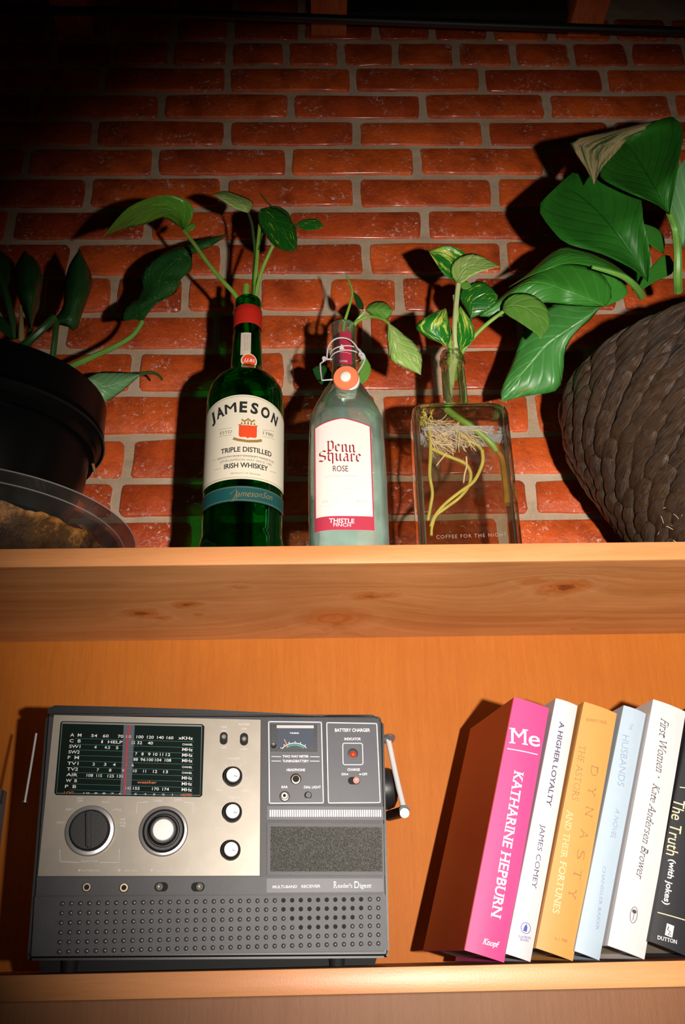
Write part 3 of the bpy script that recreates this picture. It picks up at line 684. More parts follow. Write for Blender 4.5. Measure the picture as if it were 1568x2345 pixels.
# ================================================================ leaves and stems
def leafmat(name, c0, c1, vein, var=None, varamt=0, rough=.32, ks=16, glints=0, vw=.035, vstr=.5, trans=.1, thr=.5, vs=9, spec=.5):
    t = NT(name); uv = t.n('ShaderNodeTexCoord'); se = t.n('ShaderNodeSeparateXYZ'); t.l(uv.outputs['UV'], se.inputs[0])
    v = t.m_('ABSOLUTE', t.m_('MULTIPLY', t.m_('SUBTRACT', se.outputs[1], .5), 2)); u = se.outputs[0]
    vec = t.coord(); c = t.mix(t.noise(vec, 40, 4), c0, c1)
    if var:
        mp = t.n('ShaderNodeMapping'); t.l(uv.outputs['UV'], mp.inputs[0]); mp.inputs['Scale'].default_value = (vs*.4, vs, 1)
        f = t.m_('MULTIPLY', t.ramp(t.noise(mp.outputs[0], 1.0, 5, .65), [(thr, 0), (thr+.08, 1)]), varamt); c = t.mix(f, c, var)
    ph = t.m_('ADD', t.m_('MULTIPLY', u, ks), t.m_('MULTIPLY', v, -ks*.32))
    sv = t.m_('POWER', t.m_('ABSOLUTE', t.m_('COSINE', t.m_('MULTIPLY', ph, 3.1416))), 14)
    fade = t.ramp(v, [(0, 0), (.12, 1), (.8, .5), (1, 0)])
    c = t.mix(t.m_('MULTIPLY', t.m_('MULTIPLY', sv, fade), vstr*.6), c, vein)
    mid = t.ramp(v, [(vw*.4, 1), (vw*1.6, 0)])
    c = t.mix(t.m_('MULTIPLY', mid, min(1, vstr*1.6)), c, vein)
    if glints:
        d = t.ramp(t.noise(vec, 420, 2, .6), [(.68, 0), (.72, 1)]); c = t.mix(t.m_('MULTIPLY', d, glints), c, (.7, .8, .65))  # white gloss spots painted into the leaf colour
    t.bump(t.m_('ADD', t.m_('MULTIPLY', sv, -.6), t.m_('MULTIPLY', mid, -1.4)), .5, .0012)
    t.set(color=c, rough=rough, spec=spec, coat=.05)
    tl = t.n('ShaderNodeBsdfTranslucent'); t.l(c, tl.inputs[0]); mx = t.n('ShaderNodeMixShader'); mx.inputs[0].default_value = trans
    t.l(t.b.outputs[0], mx.inputs[1]); t.l(tl.outputs[0], mx.inputs[2]); t.l(mx.outputs[0], t.out.inputs[0]); return t.m
M['lily_leaf'] = leafmat('lily_leaf', (.014, .10, .010), (.026, .17, .014), (.010, .06, .008), vstr=.35, ks=9, vw=.02, rough=.45, spec=.3)
M['lily_light'] = leafmat('lily_light', (.028, .18, .018), (.055, .27, .028), (.12, .36, .07), vstr=.35, ks=8, vw=.025, rough=.4)
M['lily_pale'] = leafmat('lily_pale', (.12, .33, .12), (.22, .46, .20), (.40, .62, .34), vstr=.7, ks=7, vw=.03, rough=.4)
M['lily_spot'] = leafmat('lily_spot', (.030, .17, .025), (.08, .30, .06), (.14, .40, .11), var=(.55, .15, .02), varamt=.9, thr=.62, vs=4, vstr=.5, ks=8, rough=.38)
M['tan_leaf'] = leafmat('tan_leaf', (.42, .30, .12), (.58, .46, .25), (.30, .24, .10), var=(.02, .10, .02), varamt=.95, thr=.50, vs=6, vstr=.2, rough=.6)
M['dark_leaf'] = leafmat('dark_leaf', (.012, .055, .014), (.022, .10, .02), (.03, .12, .03), vstr=.4, rough=.4, glints=.0)
M['glint_leaf'] = leafmat('glint_leaf', (.012, .060, .014), (.025, .12, .02), (.03, .13, .03), vstr=.3, rough=.35, glints=.9)
M['pothos'] = leafmat('pothos', (.07, .25, .018), (.16, .40, .035), (.20, .38, .08), var=(.42, .52, .12), varamt=.7, thr=.56, ks=6, vstr=.35, rough=.3)
M['pothos_dark'] = leafmat('pothos_dark', (.008, .085, .010), (.020, .16, .014), (.05, .22, .03), var=(.40, .58, .03), varamt=.95, thr=.57, ks=6, vstr=.3, rough=.28)
M['pothos_pale'] = leafmat('pothos_pale', (.26, .46, .07), (.44, .62, .18), (.55, .68, .30), var=(.90, .92, .55), varamt=.8, thr=.55, ks=6, vstr=.3, rough=.3)
M['pothos_green'] = leafmat('pothos_green', (.10, .30, .03), (.19, .42, .07), (.28, .50, .14), vstr=.5, ks=5, rough=.34)
M['pothos_edge'] = leafmat('pothos_edge', (.010, .13, .012), (.02, .22, .02), (.05, .3, .03), var=(.60, .66, .10), varamt=.95, thr=.5, ks=5, vstr=.2, rough=.3, vs=5)
M['stem'] = plain('pothos_stem', (.20, .36, .05), .4, grain=.3, gs=50)
M['pale_stem'] = plain('pale_stem', (.45, .52, .22), .4, grain=.25, gs=50)
M['dark_stem'] = plain('dark_stem', (.03, .09, .02), .4, grain=.3, gs=50)
M['lily_stem'] = plain('lily_stem', (.16, .36, .06), .4, grain=.3, gs=40)

def leaf(parent, mat, Lp, Rp, Ys, cup=0.0, Mid=None, n=18, nc=5, name='leaf', edge=(0, 0), wave=0.0, label=None, th=.0005):
    """Lp, Rp: two measured edges from stalk to tip; Ys: distances along it; edge: how far each side stands back"""
    L = catmull(Lp, n); Rr = catmull(Rp, n); Y = catmull([(y,) for y in Ys], n) if len(Ys) > 2 else [np.array([Ys[0]+(Ys[-1]-Ys[0])*i/(n-1)]) for i in range(n)]
    Mm = catmull(Mid, n) if Mid else [(a+b)/2 for a, b in zip(L, Rr)]
    bm = BM(); uv = uvl(bm); rows = []; uvs = {}
    sd = RND.random()*30
    for i in range(n):
        y = float(Y[i][0]); row = []
        for j in range(-nc, nc+1):
            t = abs(j)/nc; E = L[i] if j < 0 else Rr[i]; p = Mm[i]+(E-Mm[i])*t
            dy = cup*(t**2)+(edge[0] if j < 0 else edge[1])*t + wave*t*noise.noise((i*.55, j*.3, sd))
            v = bm.verts.new(at(p[0], p[1], y+dy*math.sin(math.pi*min(1, (i+.6)/n))**.5)); uvs[v] = (i/(n-1), .5+.5*j/nc); row.append(v)
        rows.append(row)
    for a, b in zip(rows, rows[1:]):
        for j in range(2*nc):
            f = bm.faces.new((a[j], a[j+1], b[j+1], b[j]))
            for lp in f.loops: lp[uv].uv = uvs[lp.vert]
    me_o = obj(name, bm, mat, parent, label, sharp=180)
    s = me_o.modifiers.new('thickness', 'SOLIDIFY'); s.thickness = th; s.offset = 0
    return me_o
def stem(parent, pts, r, mat, r2=None, name='stem', seg=24, n=8, label=None):
    bm = BM(); tube(bm, [at(*p) for p in pts], r, n, seg, r2); return obj(name, bm, mat, parent, label)
c1 = lambda X, Y: (X/2.665, 400+Y/2.665)
c2 = lambda X, Y: (440+X/2.726, 420+Y/2.726)
c3 = lambda X, Y: (680+X/2.613, 540+Y/2.613)
c4 = lambda X, Y: (1120+X/2.2545, 240+Y/2.2545)
def ms(c, *pts): return [c(*p) for p in pts]
def my(c, *pts): return [(*c(p[0], p[1]), p[2]) for p in pts]

# cutting in the whiskey bottle
pl = thing('pothos_cutting', 'leggy pothos cutting with five leaves rising from the green whiskey bottle', 'plant', (jcx, JY, ZA+.22), 'pothos cuttings rooted in bottles')
leaf(pl, M['pothos'], ms(c1, (1122, 342), (1178, 250), (1160, 170), (1050, 124), (920, 140), (800, 190), (720, 262), (625, 386)),
     ms(c1, (1122, 342), (1060, 292), (1000, 262), (930, 285), (860, 308), (790, 322), (710, 348), (625, 386)), (.985, .97, .95, .94), Mid=ms(c1, (1122, 342), (1095, 250), (1020, 205), (930, 205), (840, 232), (760, 285), (690, 335), (625, 386)), edge=(-.012, .02), label='large mottled leaf arching to the left')
stem(pl, my(c1, (1122, 342, .985), (1190, 430, .985), (1260, 530, .985), (1350, 640, .988), (1439, 740, .992))+[(560, 720, .995), (566, 780, .995)], .0026, M['stem'], .0032)
leaf(pl, M['pothos'], ms(c1, (1128, 345), (1150, 305), (1185, 296), (1197, 305)), ms(c1, (1128, 345), (1160, 345), (1185, 325), (1197, 305)), (.985, .98), n=8, nc=3)
leaf(pl, M['pothos_pale'], ms(c2, (352, 185), (378, 120), (300, 75), (200, 48), (128, 70)), ms(c2, (352, 185), (290, 165), (230, 132), (180, 98), (128, 70)), (.99, .97), edge=(.015, -.005), label='small pale leaf tipped up to the left')
stem(pl, my(c2, (350, 185, .99), (372, 250, .99), (382, 330, .992), (392, 430, .995), (386, 560, .995), (380, 700, .995), (378, 900, .995)), .0018, M['dark_stem'], .0028)
stem(pl, my(c2, (428, 180, .985), (420, 280, .988), (410, 380, .99), (402, 500, .992), (392, 620, .995), (388, 760, .995), (384, 900, .995)), .0022, M['stem'], .0034)
stem(pl, my(c2, (503, 388, .965), (470, 460, .975), (440, 530, .982), (408, 640, .99), (396, 750, .995), (392, 900, .995)), .0022, M['stem'], .003)
stem(pl, my(c2, (338, 636, .99), (334, 700, .99), (338, 800, .99)), .0042, M['stem'], .0042, label='cut stub of an older stalk')
leaf(pl, M['pothos_dark'], ms(c2, (432, 158), (412, 185), (412, 240), (450, 310), (500, 378), (560, 415), (610, 424), (652, 412)),
     ms(c2, (432, 158), (475, 150), (530, 158), (585, 195), (625, 245), (648, 300), (655, 355), (652, 412)), (.985, .965, .95), cup=.008, label='dark green leaf with yellow flecks hanging forward')
leaf(pl, M['dark_leaf'], ms(c2, (480, 140), (500, 190), (560, 250), (632, 285)), ms(c2, (480, 140), (540, 145), (605, 190), (632, 285)), (.995, .99), n=10)
leaf(pl, M['pothos_dark'], ms(c2, (640, 262), (670, 238), (720, 224), (780, 225), (822, 265)), ms(c2, (640, 262), (680, 282), (720, 292), (780, 286), (822, 265)), (.995, .985), n=12, nc=4)
stem(pl, my(c2, (648, 262, .995), (590, 225, .995), (530, 170, .99), (470, 120, .99), (425, 62, .99)), .0012, M['dark_stem'], .0008)
stem(pl, my(c2, (600, 230, .995), (540, 230, .99), (480, 260, .988), (430, 330, .99), (408, 420, .99)), .0014, M['dark_stem'], .002)

# cutting in the rose bottle
pl = thing('pothos_cutting', 'small trailing cutting with one pale leaf hanging right from the aqua bottle', 'plant', (pcx, PY, ZA+.18), 'pothos cuttings rooted in bottles')
stem(pl, my(c2, (962, 570, .99), (985, 630, .99), (1000, 685, .99), (980, 770, .99), (955, 850, .993), (945, 900, .995), (940, 1000, .995), (930, 1150, .995)), .0012, M['stem'], .0026)
stem(pl, my(c2, (1078, 800, .985), (1045, 835, .988), (1012, 880, .993), (985, 960, .995), (975, 1100, .995)), .0019, M['stem'], .0026)
stem(pl, my(c2, (1225, 872, .965), (1180, 845, .97), (1110, 832, .98), (1050, 850, .985), (1012, 885, .993), (995, 960, .995)), .0017, M['stem'], .0024)
leaf(pl, M['dark_leaf'], ms(c2, (1066, 792), (1030, 770), (1012, 720), (1006, 678)), ms(c2, (1066, 792), (1070, 760), (1045, 710), (1006, 678)), (.99, 1.0), n=10, nc=3)
leaf(pl, M['pothos_green'], ms(c2, (1080, 790), (1100, 758), (1145, 736), (1205, 742), (1252, 792)), ms(c2, (1080, 790), (1115, 822), (1160, 840), (1215, 850), (1252, 792)), (.985, .96), cup=.01, n=12, nc=4, label='small plain green leaf')
leaf(pl, M['pothos_pale'], ms(c3, (545, 520), (538, 590), (542, 660), (562, 742), (650, 792), (740, 832)), ms(c3, (545, 520), (600, 555), (640, 590), (705, 645), (746, 725), (740, 832)), (.965, .955, .95), cup=.008, Mid=ms(c3, (545, 520), (575, 590), (600, 640), (630, 700), (690, 770), (740, 832)), label='pale variegated hanging leaf')
leaf(pl, M['pothos_green'], ms(c2, (1046, 1262), (1040, 1190), (1050, 1120), (1072, 1066)), ms(c2, (1046, 1262), (1092, 1225), (1116, 1150), (1072, 1066)), (1.03, 1.04), n=10, nc=3)
leaf(pl, M['dark_leaf'], ms(c2, (880, 1290), (810, 1260), (770, 1210), (750, 1160)), ms(c2, (880, 1290), (870, 1180), (810, 1130), (750, 1160)), (1.03, 1.04), n=10, nc=3)
stem(pl, my(c2, (925, 1150, .995), (890, 1240, .99), (860, 1340, .985), (848, 1410, .985)), .0028, M['stem'], .0032)
stem(pl, my(c2, (935, 1160, .995), (985, 1300, .99), (1060, 1390, .99), (1130, 1470, .985)), .0024, M['stem'], .003)

# cutting in the clear bottle
pl = thing('pothos_cutting', 'bushy pothos cutting with six mottled leaves in the clear square bottle', 'plant', (ccx, CY, ZA+.1), 'pothos cuttings rooted in bottles')
leaf(pl, M['pothos_edge'], ms(c3, (958, 282), (905, 250), (862, 210), (820, 145), (788, 95)), ms(c3, (958, 282), (1005, 180), (1010, 108), (900, 58), (788, 95)), (1.0, .99, .985), cup=-.006, label='back leaf half hidden by the top leaf')
leaf(pl, M['pothos_pale'], ms(c3, (962, 290), (922, 235), (930, 165), (985, 118), (1060, 106), (1140, 140), (1215, 186)), ms(c3, (962, 290), (1000, 275), (1035, 245), (1080, 222), (1130, 205), (1175, 190), (1215, 186)), (.985, .965, .955), edge=(.012, -.006), Mid=ms(c3, (962, 290), (975, 240), (1005, 200), (1055, 180), (1110, 180), (1165, 182), (1215, 186)), label='pale top leaf catching the light')
leaf(pl, M['pothos_green'], ms(c3, (975, 285), (985, 315), (1015, 320), (1045, 305)), ms(c3, (975, 285), (1000, 275), (1025, 275), (1045, 305)), (.99, .98), n=8, nc=3)
leaf(pl, M['pothos_edge'], ms(c3, (888, 668), (850, 640), (775, 608), (710, 548), (750, 498), (820, 458), (890, 434)), ms(c3, (888, 668), (908, 640), (918, 600), (915, 560), (908, 510), (900, 465), (890, 434)), (.975, .955, .965), cup=.006, label='left leaf mottled yellow along its lower edge')
leaf(pl, M['pothos_edge'], ms(c3, (975, 690), (962, 620), (958, 540), (962, 470), (975, 418)), ms(c3, (975, 690), (1040, 640), (1062, 590), (1040, 510), (975, 418)), (.99, .985), cup=-.004)
leaf(pl, M['pothos_dark'], ms(c3, (1040, 492), (1005, 430), (972, 370), (990, 312), (1080, 272), (1150, 300), (1202, 360)), ms(c3, (1040, 492), (1080, 480), (1115, 462), (1150, 440), (1180, 410), (1195, 385), (1202, 360)), (1.0, .98, .975), cup=.004, label='dark glossy leaf behind the main stalk')
leaf(pl, M['pothos_green'], ms(c3, (1232, 452), (1238, 395), (1300, 345), (1400, 350), (1482, 412), (1512, 495), (1500, 560), (1460, 616)), ms(c3, (1232, 452), (1265, 480), (1300, 500), (1340, 525), (1380, 552), (1415, 575), (1440, 592), (1460, 616)), (.97, .945, .93, .93), edge=(.01, -.004), label='plain green leaf reaching to the right')
stem(pl, my(c3, (965, 290, .985), (955, 380, .985), (948, 470, .985), (945, 560, .988), (950, 650, .995), (948, 720, 1.0), (935, 800, 1.005), (920, 900, 1.005)), .0032, M['pale_stem'], .0042)
stem(pl, my(c3, (935, 355, .99), (940, 420, .99), (944, 500, .99)), .0008, M['pale_stem'], .0014)
stem(pl, my(c3, (1232, 455, .97), (1170, 500, .975), (1100, 560, .985), (1040, 625, .995), (985, 700, 1.003), (960, 780, 1.005), (945, 860, 1.005)), .0024, M['stem'], .003)
stem(pl, my(c3, (905, 560, .97), (912, 630, .985), (918, 700, 1.0), (905, 780, 1.005), (890, 860, 1.005)), .003, M['stem'], .0032)
stem(pl, my(c3, (1042, 490, .995), (1020, 560, 1.0), (985, 650, 1.003), (965, 720, 1.005)), .0018, M['dark_stem'], .002)
c5b = lambda X, Y: (920+X/4.886, 780+Y/4.886)
YI = lambda y: y
stem(pl, my(c5b, (540, 150, 1.005), (560, 250, 1.005), (530, 380, 1.005), (525, 500, 1.005), (520, 640, 1.003), (490, 760, 1.0)), .0052, M['pale_stem'], .0048, label='pale upright stalk inside the neck')
stem(pl, my(c5b, (500, 770, 1.0), (580, 830, .995), (680, 900, .99), (790, 970, .99), (900, 1060, .992), (1000, 1150, .995), (1060, 1230, 1.0)), .0042, M['stem'], .0032, label='green runner slanting down inside the bottle')
M['root'] = plain('root', (.80, .56, .36), .5, grain=.3, gs=80); M['yellow_root'] = plain('yellow_root', (.55, .44, .10), .45, grain=.3, gs=80)
M['brown_root'] = plain('brown_root', (.33, .15, .02), .5, grain=.4, gs=80)
stem(pl, my(c5b, (1060, 1220, 1.0), (1120, 1320, 1.005), (1150, 1500, 1.005), (1180, 1700, 1.005), (1190, 1830, 1.005)), .0028, M['brown_root'], .0060, label='thick brown submerged stalk', name='rhizome')
for pts, mt, r in ((((300, 960, .99), (320, 1100, .985), (318, 1300, .985), (310, 1500, .985), (340, 1700, .985), (320, 1850, .985), (290, 2010, .985)), 'yellow_root', .0022),
                   (((340, 1210, .985), (440, 1260, .985), (560, 1310, .985), (700, 1370, .985), (760, 1450, .985), (770, 1530, .985), (740, 1640, .985), (640, 1760, .983), (480, 1880, .982), (380, 1960, .982), (335, 2090, .982), (330, 2180, .982)), 'yellow_root', .0020),
                   (((900, 1230, .985), (905, 1350, .984), (860, 1480, .983), (790, 1590, .982), (640, 1700, .982), (480, 1830, .982), (370, 1960, .982), (320, 2080, .982)), 'yellow_root', .0021),
                   (((720, 1300, .983), (725, 1400, .983), (700, 1500, .983), (690, 1590, .983)), 'root', .0010),
                   (((600, 1000, .99), (740, 1110, .985), (860, 1180, .985), (900, 1240, .985)), 'yellow_root', .0018),
                   (((500, 1260, .984), (440, 1330, .984), (385, 1400, .984)), 'root', .0008)):
    stem(pl, my(c5b, *pts), r, M[mt], r*.8, name='root', seg=40)
bm = BM()
rr = random.Random(3)
for k in range(170):
    side = rr.random() < .6
    x, y = (rr.uniform(240, 420), rr.uniform(880, 1120)) if side else (rr.uniform(500, 760), rr.uniform(900, 1060)); Y = rr.uniform(.982, 1.022); pts = []
    ang = rr.uniform(.1, 1.2) if side else rr.uniform(.3, 1.7)
    for s in range(7):
        pts.append(at(*c5b(x, y), Y)); x += 46*math.cos(ang); y += 40*math.sin(ang); ang += rr.uniform(-.5, .42); x = min(990, max(215, x)); y = min(1340, y); Y = min(1.024, max(.980, Y+rr.uniform(-.004, .004)))
    tube(bm, pts, rr.uniform(.0003, .0006), 4, 14)
obj('fine_roots', bm, M['root'], pl, 'tangle of fine pale roots', 'stuff')
bm = BM()
for k in range(26):
    x, y = rr.uniform(200, 330), rr.uniform(780, 980); a = rr.uniform(0, 6.28); Y = rr.uniform(.985, 1.015)
    tube(bm, [at(*c5b(x, y), Y), at(*c5b(x+26*math.cos(a), y+45*math.sin(a)), Y), at(*c5b(x+45*math.cos(a+.4), y+80*math.sin(a+.4)), Y+.003)], .0012, 5, 8, .0008)
obj('root_knot', bm, M['yellow_root'], pl, 'knotted yellow root base', 'stuff')

# ================================================================ right basket planter
bx = at(1716, 1150, 1.045).x; BYc = 1.045
print('basket cx', bx)
bpts = [(1398, 1127), (1357, 1066), (1322, 1010), (1301, 960), (1298, 905)]
btab = [(ZA, .118), (ZA+.02, .127)]
for x, y in bpts:
    p = at(x, y, BYc); btab.append((p.z, bx-p.x))
ztop_ = .668; btab += [(.650, btab[-1][1]), (.662, btab[-1][1]-.006), (ztop_, btab[-1][1]-.018)]
btab.sort(); print([(round(a, 3), round(b, 3)) for a, b in btab])
bk = thing('basket_planter', 'large dark brown braided basket planter tapering to its base at the right', 'planter', (bx, BYc, ZA))
t = NT('braid'); co = t.n('ShaderNodeTexCoord'); mp = t.n('ShaderNodeMapping'); t.l(co.outputs['UV'], mp.inputs[0]); mp.inputs['Scale'].default_value = (1.0, 22, 1)
f = t.noise(mp.outputs[0], 2.4, 4, .7); vec = t.coord(); c = t.ramp(f, [(.28, (.008, .004, .003)), (.5, (.035, .018, .010)), (.74, (.27, .17, .11))])
c = t.mix(t.ramp(t.noise(vec, 16, 3), [(.4, 0), (.7, .6)]), c, (.06, .028, .009))
t.bump(f, .9, .0020); M['braid'] = t.set(color=c, rough=.34, spec=.6)
bm = BM()
def br(z): return float(np.interp(z, [q[0] for q in btab], [q[1] for q in btab]))
bz = list(np.linspace(ZA+.0008, ztop_, 30))
shell(bm, [superring(bx, BYc, z, br(z)-.006, br(z)-.006, 2, 64) for z in bz]+[superring(bx, BYc, z, br(ztop_)-.016, br(ztop_)-.016, 2, 64) for z in (ztop_, ztop_-.05)], True, True)
obj('basket_core', bm, plain('basket_core', (.003, .002, .0015), .8), bk)
bm = BM(); uv = uvl(bm)
# rows of twisted strands wound round the body
Ls = [0]; zs_ = np.linspace(ZA+.003, ztop_+.0, 200); rs_ = [br(z) for z in zs_]
for i in range(1, 200): Ls.append(Ls[-1]+math.hypot(zs_[i]-zs_[i-1], rs_[i]-rs_[i-1]))
nrow = 20; br_ = random.Random(5)
for k in range(nrow):
    s0 = (k+.5)/nrow*Ls[-1]
    r0 = float(np.interp(s0, Ls, rs_)); big = .65+.55*k/nrow; cnt = max(12, int(2*math.pi*r0/(.034*big+.006)))
    for i in range(cnt):
        th = 2*math.pi*(i+.5*(k % 2)+br_.uniform(-.08, .08))/cnt
        if math.sin(th) > .45 and abs(math.cos(th)) < .8: continue
        hl = math.pi*r0/cnt*1.6; hw = Ls[-1]/nrow*.74; rot = .40+br_.uniform(-.1, .1); hh = .0085+br_.uniform(0, .004)
        uo = br_.random()*9
        vsn = []
        for a_ in range(7):
            row = []
            for b_ in range(7):
                p_ = -1+2*a_/6; q_ = -1+2*b_/6
                w_ = max(0, 1-abs(p_)**2.2)**.6
                x_ = p_*hl; y_ = q_*hw*w_; x2 = x_*math.cos(rot)-y_*math.sin(rot); y2 = x_*math.sin(rot)+y_*math.cos(rot)
                s = min(Ls[-1]*.999, max(0, s0+y2)); r = float(np.interp(s, Ls, rs_)); z = float(np.interp(s, Ls, zs_)); tt = th+x2/r0
                h = hh*math.sqrt(max(0, 1-q_*q_))*w_-.006+.003*p_
                row.append(bm.verts.new((bx+(r+h)*math.cos(tt), BYc+(r+h)*math.sin(tt), z)))
            vsn.append(row)
        for a_ in range(6):
            for b_ in range(6):
                fs = bm.faces.new((vsn[a_][b_], vsn[a_+1][b_], vsn[a_+1][b_+1], vsn[a_][b_+1]))
                for lp, (m_, n_) in zip(fs.loops, ((a_, b_), (a_+1, b_), (a_+1, b_+1), (a_, b_+1))): lp[uv].uv = (uo+m_/6, uo+n_/6)
obj('woven_strands', bm, M['braid'], bk, 'glossy dark braided plant-fibre strands', 'stuff')
bm = BM()
for k in range(70):
    th = br_.uniform(math.pi*1.02, math.pi*1.75); z = ZA+.004+.07*br_.random()**1.5; r = br(z)+.004
    p = Vector((bx+r*math.cos(th), BYc+r*math.sin(th), z)); d_ = Vector((br_.uniform(-1, 1), br_.uniform(-.4, .1), br_.uniform(-.6, 1))).normalized()*br_.uniform(.003, .009)
    tube(bm, [p, p+d_*.6+Vector((0, -.001, 0)), p+d_], .00035, 4)
obj('frayed_ends', bm, plain('straw', (.55, .38, .20), .5), bk, 'pale frayed fibre ends near the base', 'stuff')

lp = thing('leafy_houseplant', 'broad-leaved green houseplant growing out of the braided basket', 'plant', (bx, BYc, .62))
leaf(lp, M['lily_leaf'], ms(c4, (818, 915), (760, 860), (680, 815), (560, 762), (400, 715), (320, 640), (255, 530), (330, 440), (430, 350)),
     ms(c4, (818, 915), (832, 820), (820, 700), (795, 600), (782, 485), (725, 450), (640, 410), (540, 372), (430, 350)), (.95, .93, .92, .93, .96), Mid=ms(c4, (818, 915), (775, 830), (720, 750), (655, 660), (590, 580), (520, 510), (450, 455), (380, 420), (430, 350)), cup=-.02, wave=.002, label='broad dark leaf facing the camera')
leaf(lp, M['lily_leaf'], ms(c4, (930, 565), (870, 518), (780, 478), (690, 440), (575, 372), (598, 290), (690, 195)),
     ms(c4, (930, 565), (962, 400), (985, 250), (1000, 140), (950, 62), (830, 100), (690, 195)), (.91, .89, .90, .94), Mid=ms(c4, (930, 565), (880, 470), (835, 395), (790, 320), (750, 255), (715, 215), (690, 195)), cup=-.02, label='large upper leaf on a long stalk')
stem(lp, my(c4, (930, 560, .91), (958, 640, .93), (972, 760, .94), (972, 890, .96), (975, 960, .985)), .0042, M['lily_stem'], .0060, label='long pale green stalk')
leaf(lp, M['tan_leaf'], ms(c4, (985, 60), (820, 90), (600, 140), (428, 178), (440, 240), (500, 330), (540, 412)), ms(c4, (985, 60), (860, 110), (735, 160), (690, 205), (640, 262), (580, 330), (540, 412)), (.93, .89, .87, .87), cup=.01, label='drooping tan leaf tip with green and orange edges')
leaf(lp, M['lily_pale'], ms(c4, (1000, 735), (945, 650), (925, 520), (948, 390), (1005, 285), (1090, 200)), ms(c4, (1000, 735), (1060, 640), (1120, 520), (1160, 400), (1160, 280), (1090, 200)), (.95, .92, .93), cup=-.02, label='bright ribbed leaf cut by the right edge')
leaf(lp, M['lily_leaf'], ms(c4, (740, 960), (700, 880), (640, 820), (585, 770)), ms(c4, (740, 960), (800, 900), (760, 800), (585, 770)), (1.03, 1.04), n=10)
leaf(lp, M['lily_light'], ms(c4, (760, 975), (790, 900), (850, 820), (900, 775), (930, 780)), ms(c4, (760, 975), (860, 910), (930, 880), (960, 840), (930, 780)), (1.0, 1.01), n=10)
leaf(lp, M['lily_light'], ms(c4, (900, 770), (840, 730), (800, 690), (785, 610)), ms(c4, (900, 770), (905, 700), (870, 640), (785, 610)), (1.01, 1.02), n=10)
leaf(lp, M['lily_light'], ms(c4, (770, 955), (710, 875), (620, 805), (560, 765), (480, 738), (380, 733), (300, 780), (200, 872), (100, 942)),
     ms(c4, (770, 955), (705, 905), (640, 875), (560, 850), (480, 825), (385, 822), (300, 850), (205, 885), (100, 942)), (.99, .95, .94, .95, .97), edge=(.02, -.004), label='arching leaf folded over its midrib')
stem(lp, my(c4, (785, 985, 1.0), (755, 940, .975), (700, 892, .955), (620, 862, .945), (530, 838, .94)), .0058, M['lily_stem'], .0022)
leaf(lp, M['lily_light'], ms(c4, (600, 1042), (640, 960), (560, 850), (380, 812), (250, 868), (100, 962), (-50, 1092)), ms(c4, (600, 1042), (520, 1040), (400, 1030), (270, 1022), (150, 1066), (50, 1096), (-50, 1092)), (.98, .965, .975, 1.0), Mid=ms(c4, (600, 1042), (500, 1000), (400, 965), (290, 925), (180, 925), (60, 1010), (-50, 1092)), edge=(.01, .012))
leaf(lp, M['lily_light'], ms(c4, (600, 1040), (690, 1000), (715, 965), (690, 920), (600, 870), (520, 845)), ms(c4, (600, 1040), (560, 1000), (540, 960), (520, 920), (515, 880), (520, 845)), (.985, .975), n=12)
leaf(lp, M['lily_spot'], ms(c4, (575, 1040), (440, 1030), (320, 1030), (200, 1130), (150, 1250), (110, 1350), (58, 1480), (62, 1532)),
     ms(c4, (575, 1040), (520, 1110), (450, 1170), (392, 1265), (382, 1370), (350, 1472), (200, 1502), (62, 1532)), (1.0, 1.04, 1.07, 1.075), Mid=ms(c4, (575, 1040), (500, 1100), (400, 1170), (300, 1240), (230, 1320), (160, 1400), (105, 1470), (62, 1532)), cup=.01, wave=.012, label='drooping lower leaf with orange scars')

# ================================================================ left pot, saucer and plant
qx = at(-25, 900, 1.07).x
pot = thing('plant_pot', 'black plastic plant pot with a flared rim at the left edge', 'plant pot', (qx, 1.07, ZA+.012))
rp = [(212, 1022, 0), (232, 950, 1), (234, 930, 1)]
zr = at(236, 935, 1.07); Rr_ = zr.x-qx; ztp = .613
zbody = at(196, 1085, 1.07)
bm = BM(); pf = [(ZA+.014, .082), (ZA+.02, .086), (zbody.z, zbody.x-qx-.004), (at(205, 1022, 1.07).z, at(205, 1022, 1.07).x-qx-.002), (at(222, 990, 1.07).z, Rr_-.010), (zr.z-.008, Rr_), (zr.z+.012, Rr_+.0005), (ztp-.012, Rr_-.002), (ztp-.008, Rr_+.002), (ztp, Rr_+.001), (ztp, Rr_-.006), (ztp-.03, Rr_-.008)]
pf = sorted(pf[:10])+pf[10:]
shell(bm, [superring(qx, 1.07, z, r, r, 2, 64) for z, r in pf], True, True); obj('pot_body', bm, plain('pot_plastic', (.004, .0038, .004), .35, spec=.2), pot)
bm = BM(); shell(bm, [superring(qx, 1.07, ztp-.010+o_, Rr_+.0015+o2, Rr_+.0015+o2, 2, 64) for o_, o2 in ((-.002, 0), (-.001, .0016), (.001, .0016), (.002, 0))], False, False)
obj('rim_bead', bm, plain('pot_rim', (.012, .011, .011), .3), pot)
sx0, sy0 = qx+.006, 1.062
sau = thing('plant_saucer', 'deep clear plastic saucer with a brown stained floor under the black pot', 'saucer', (sx0, sy0, ZA))
def saucer_r(t): return [(.124, ZA+.0006), (.136, ZA+.004), (.149, ZA+.014), (.162, ZA+.034), (.172, ZA+.050), (.184, ZA+.063), (.194, ZA+.0700), (.197, ZA+.0720)]
S_ = saucer_r(0)
def pleat(cx, cy, z, r, amp): return [Vector((cx+(r+amp*math.cos(16*t))*math.cos(t), cy+(r+amp*math.cos(16*t))*math.sin(t), z)) for t in (2*math.pi*i/128 for i in range(128))]
tl_ = [Vector(p) for p in ()]
def tiltz(p): return p
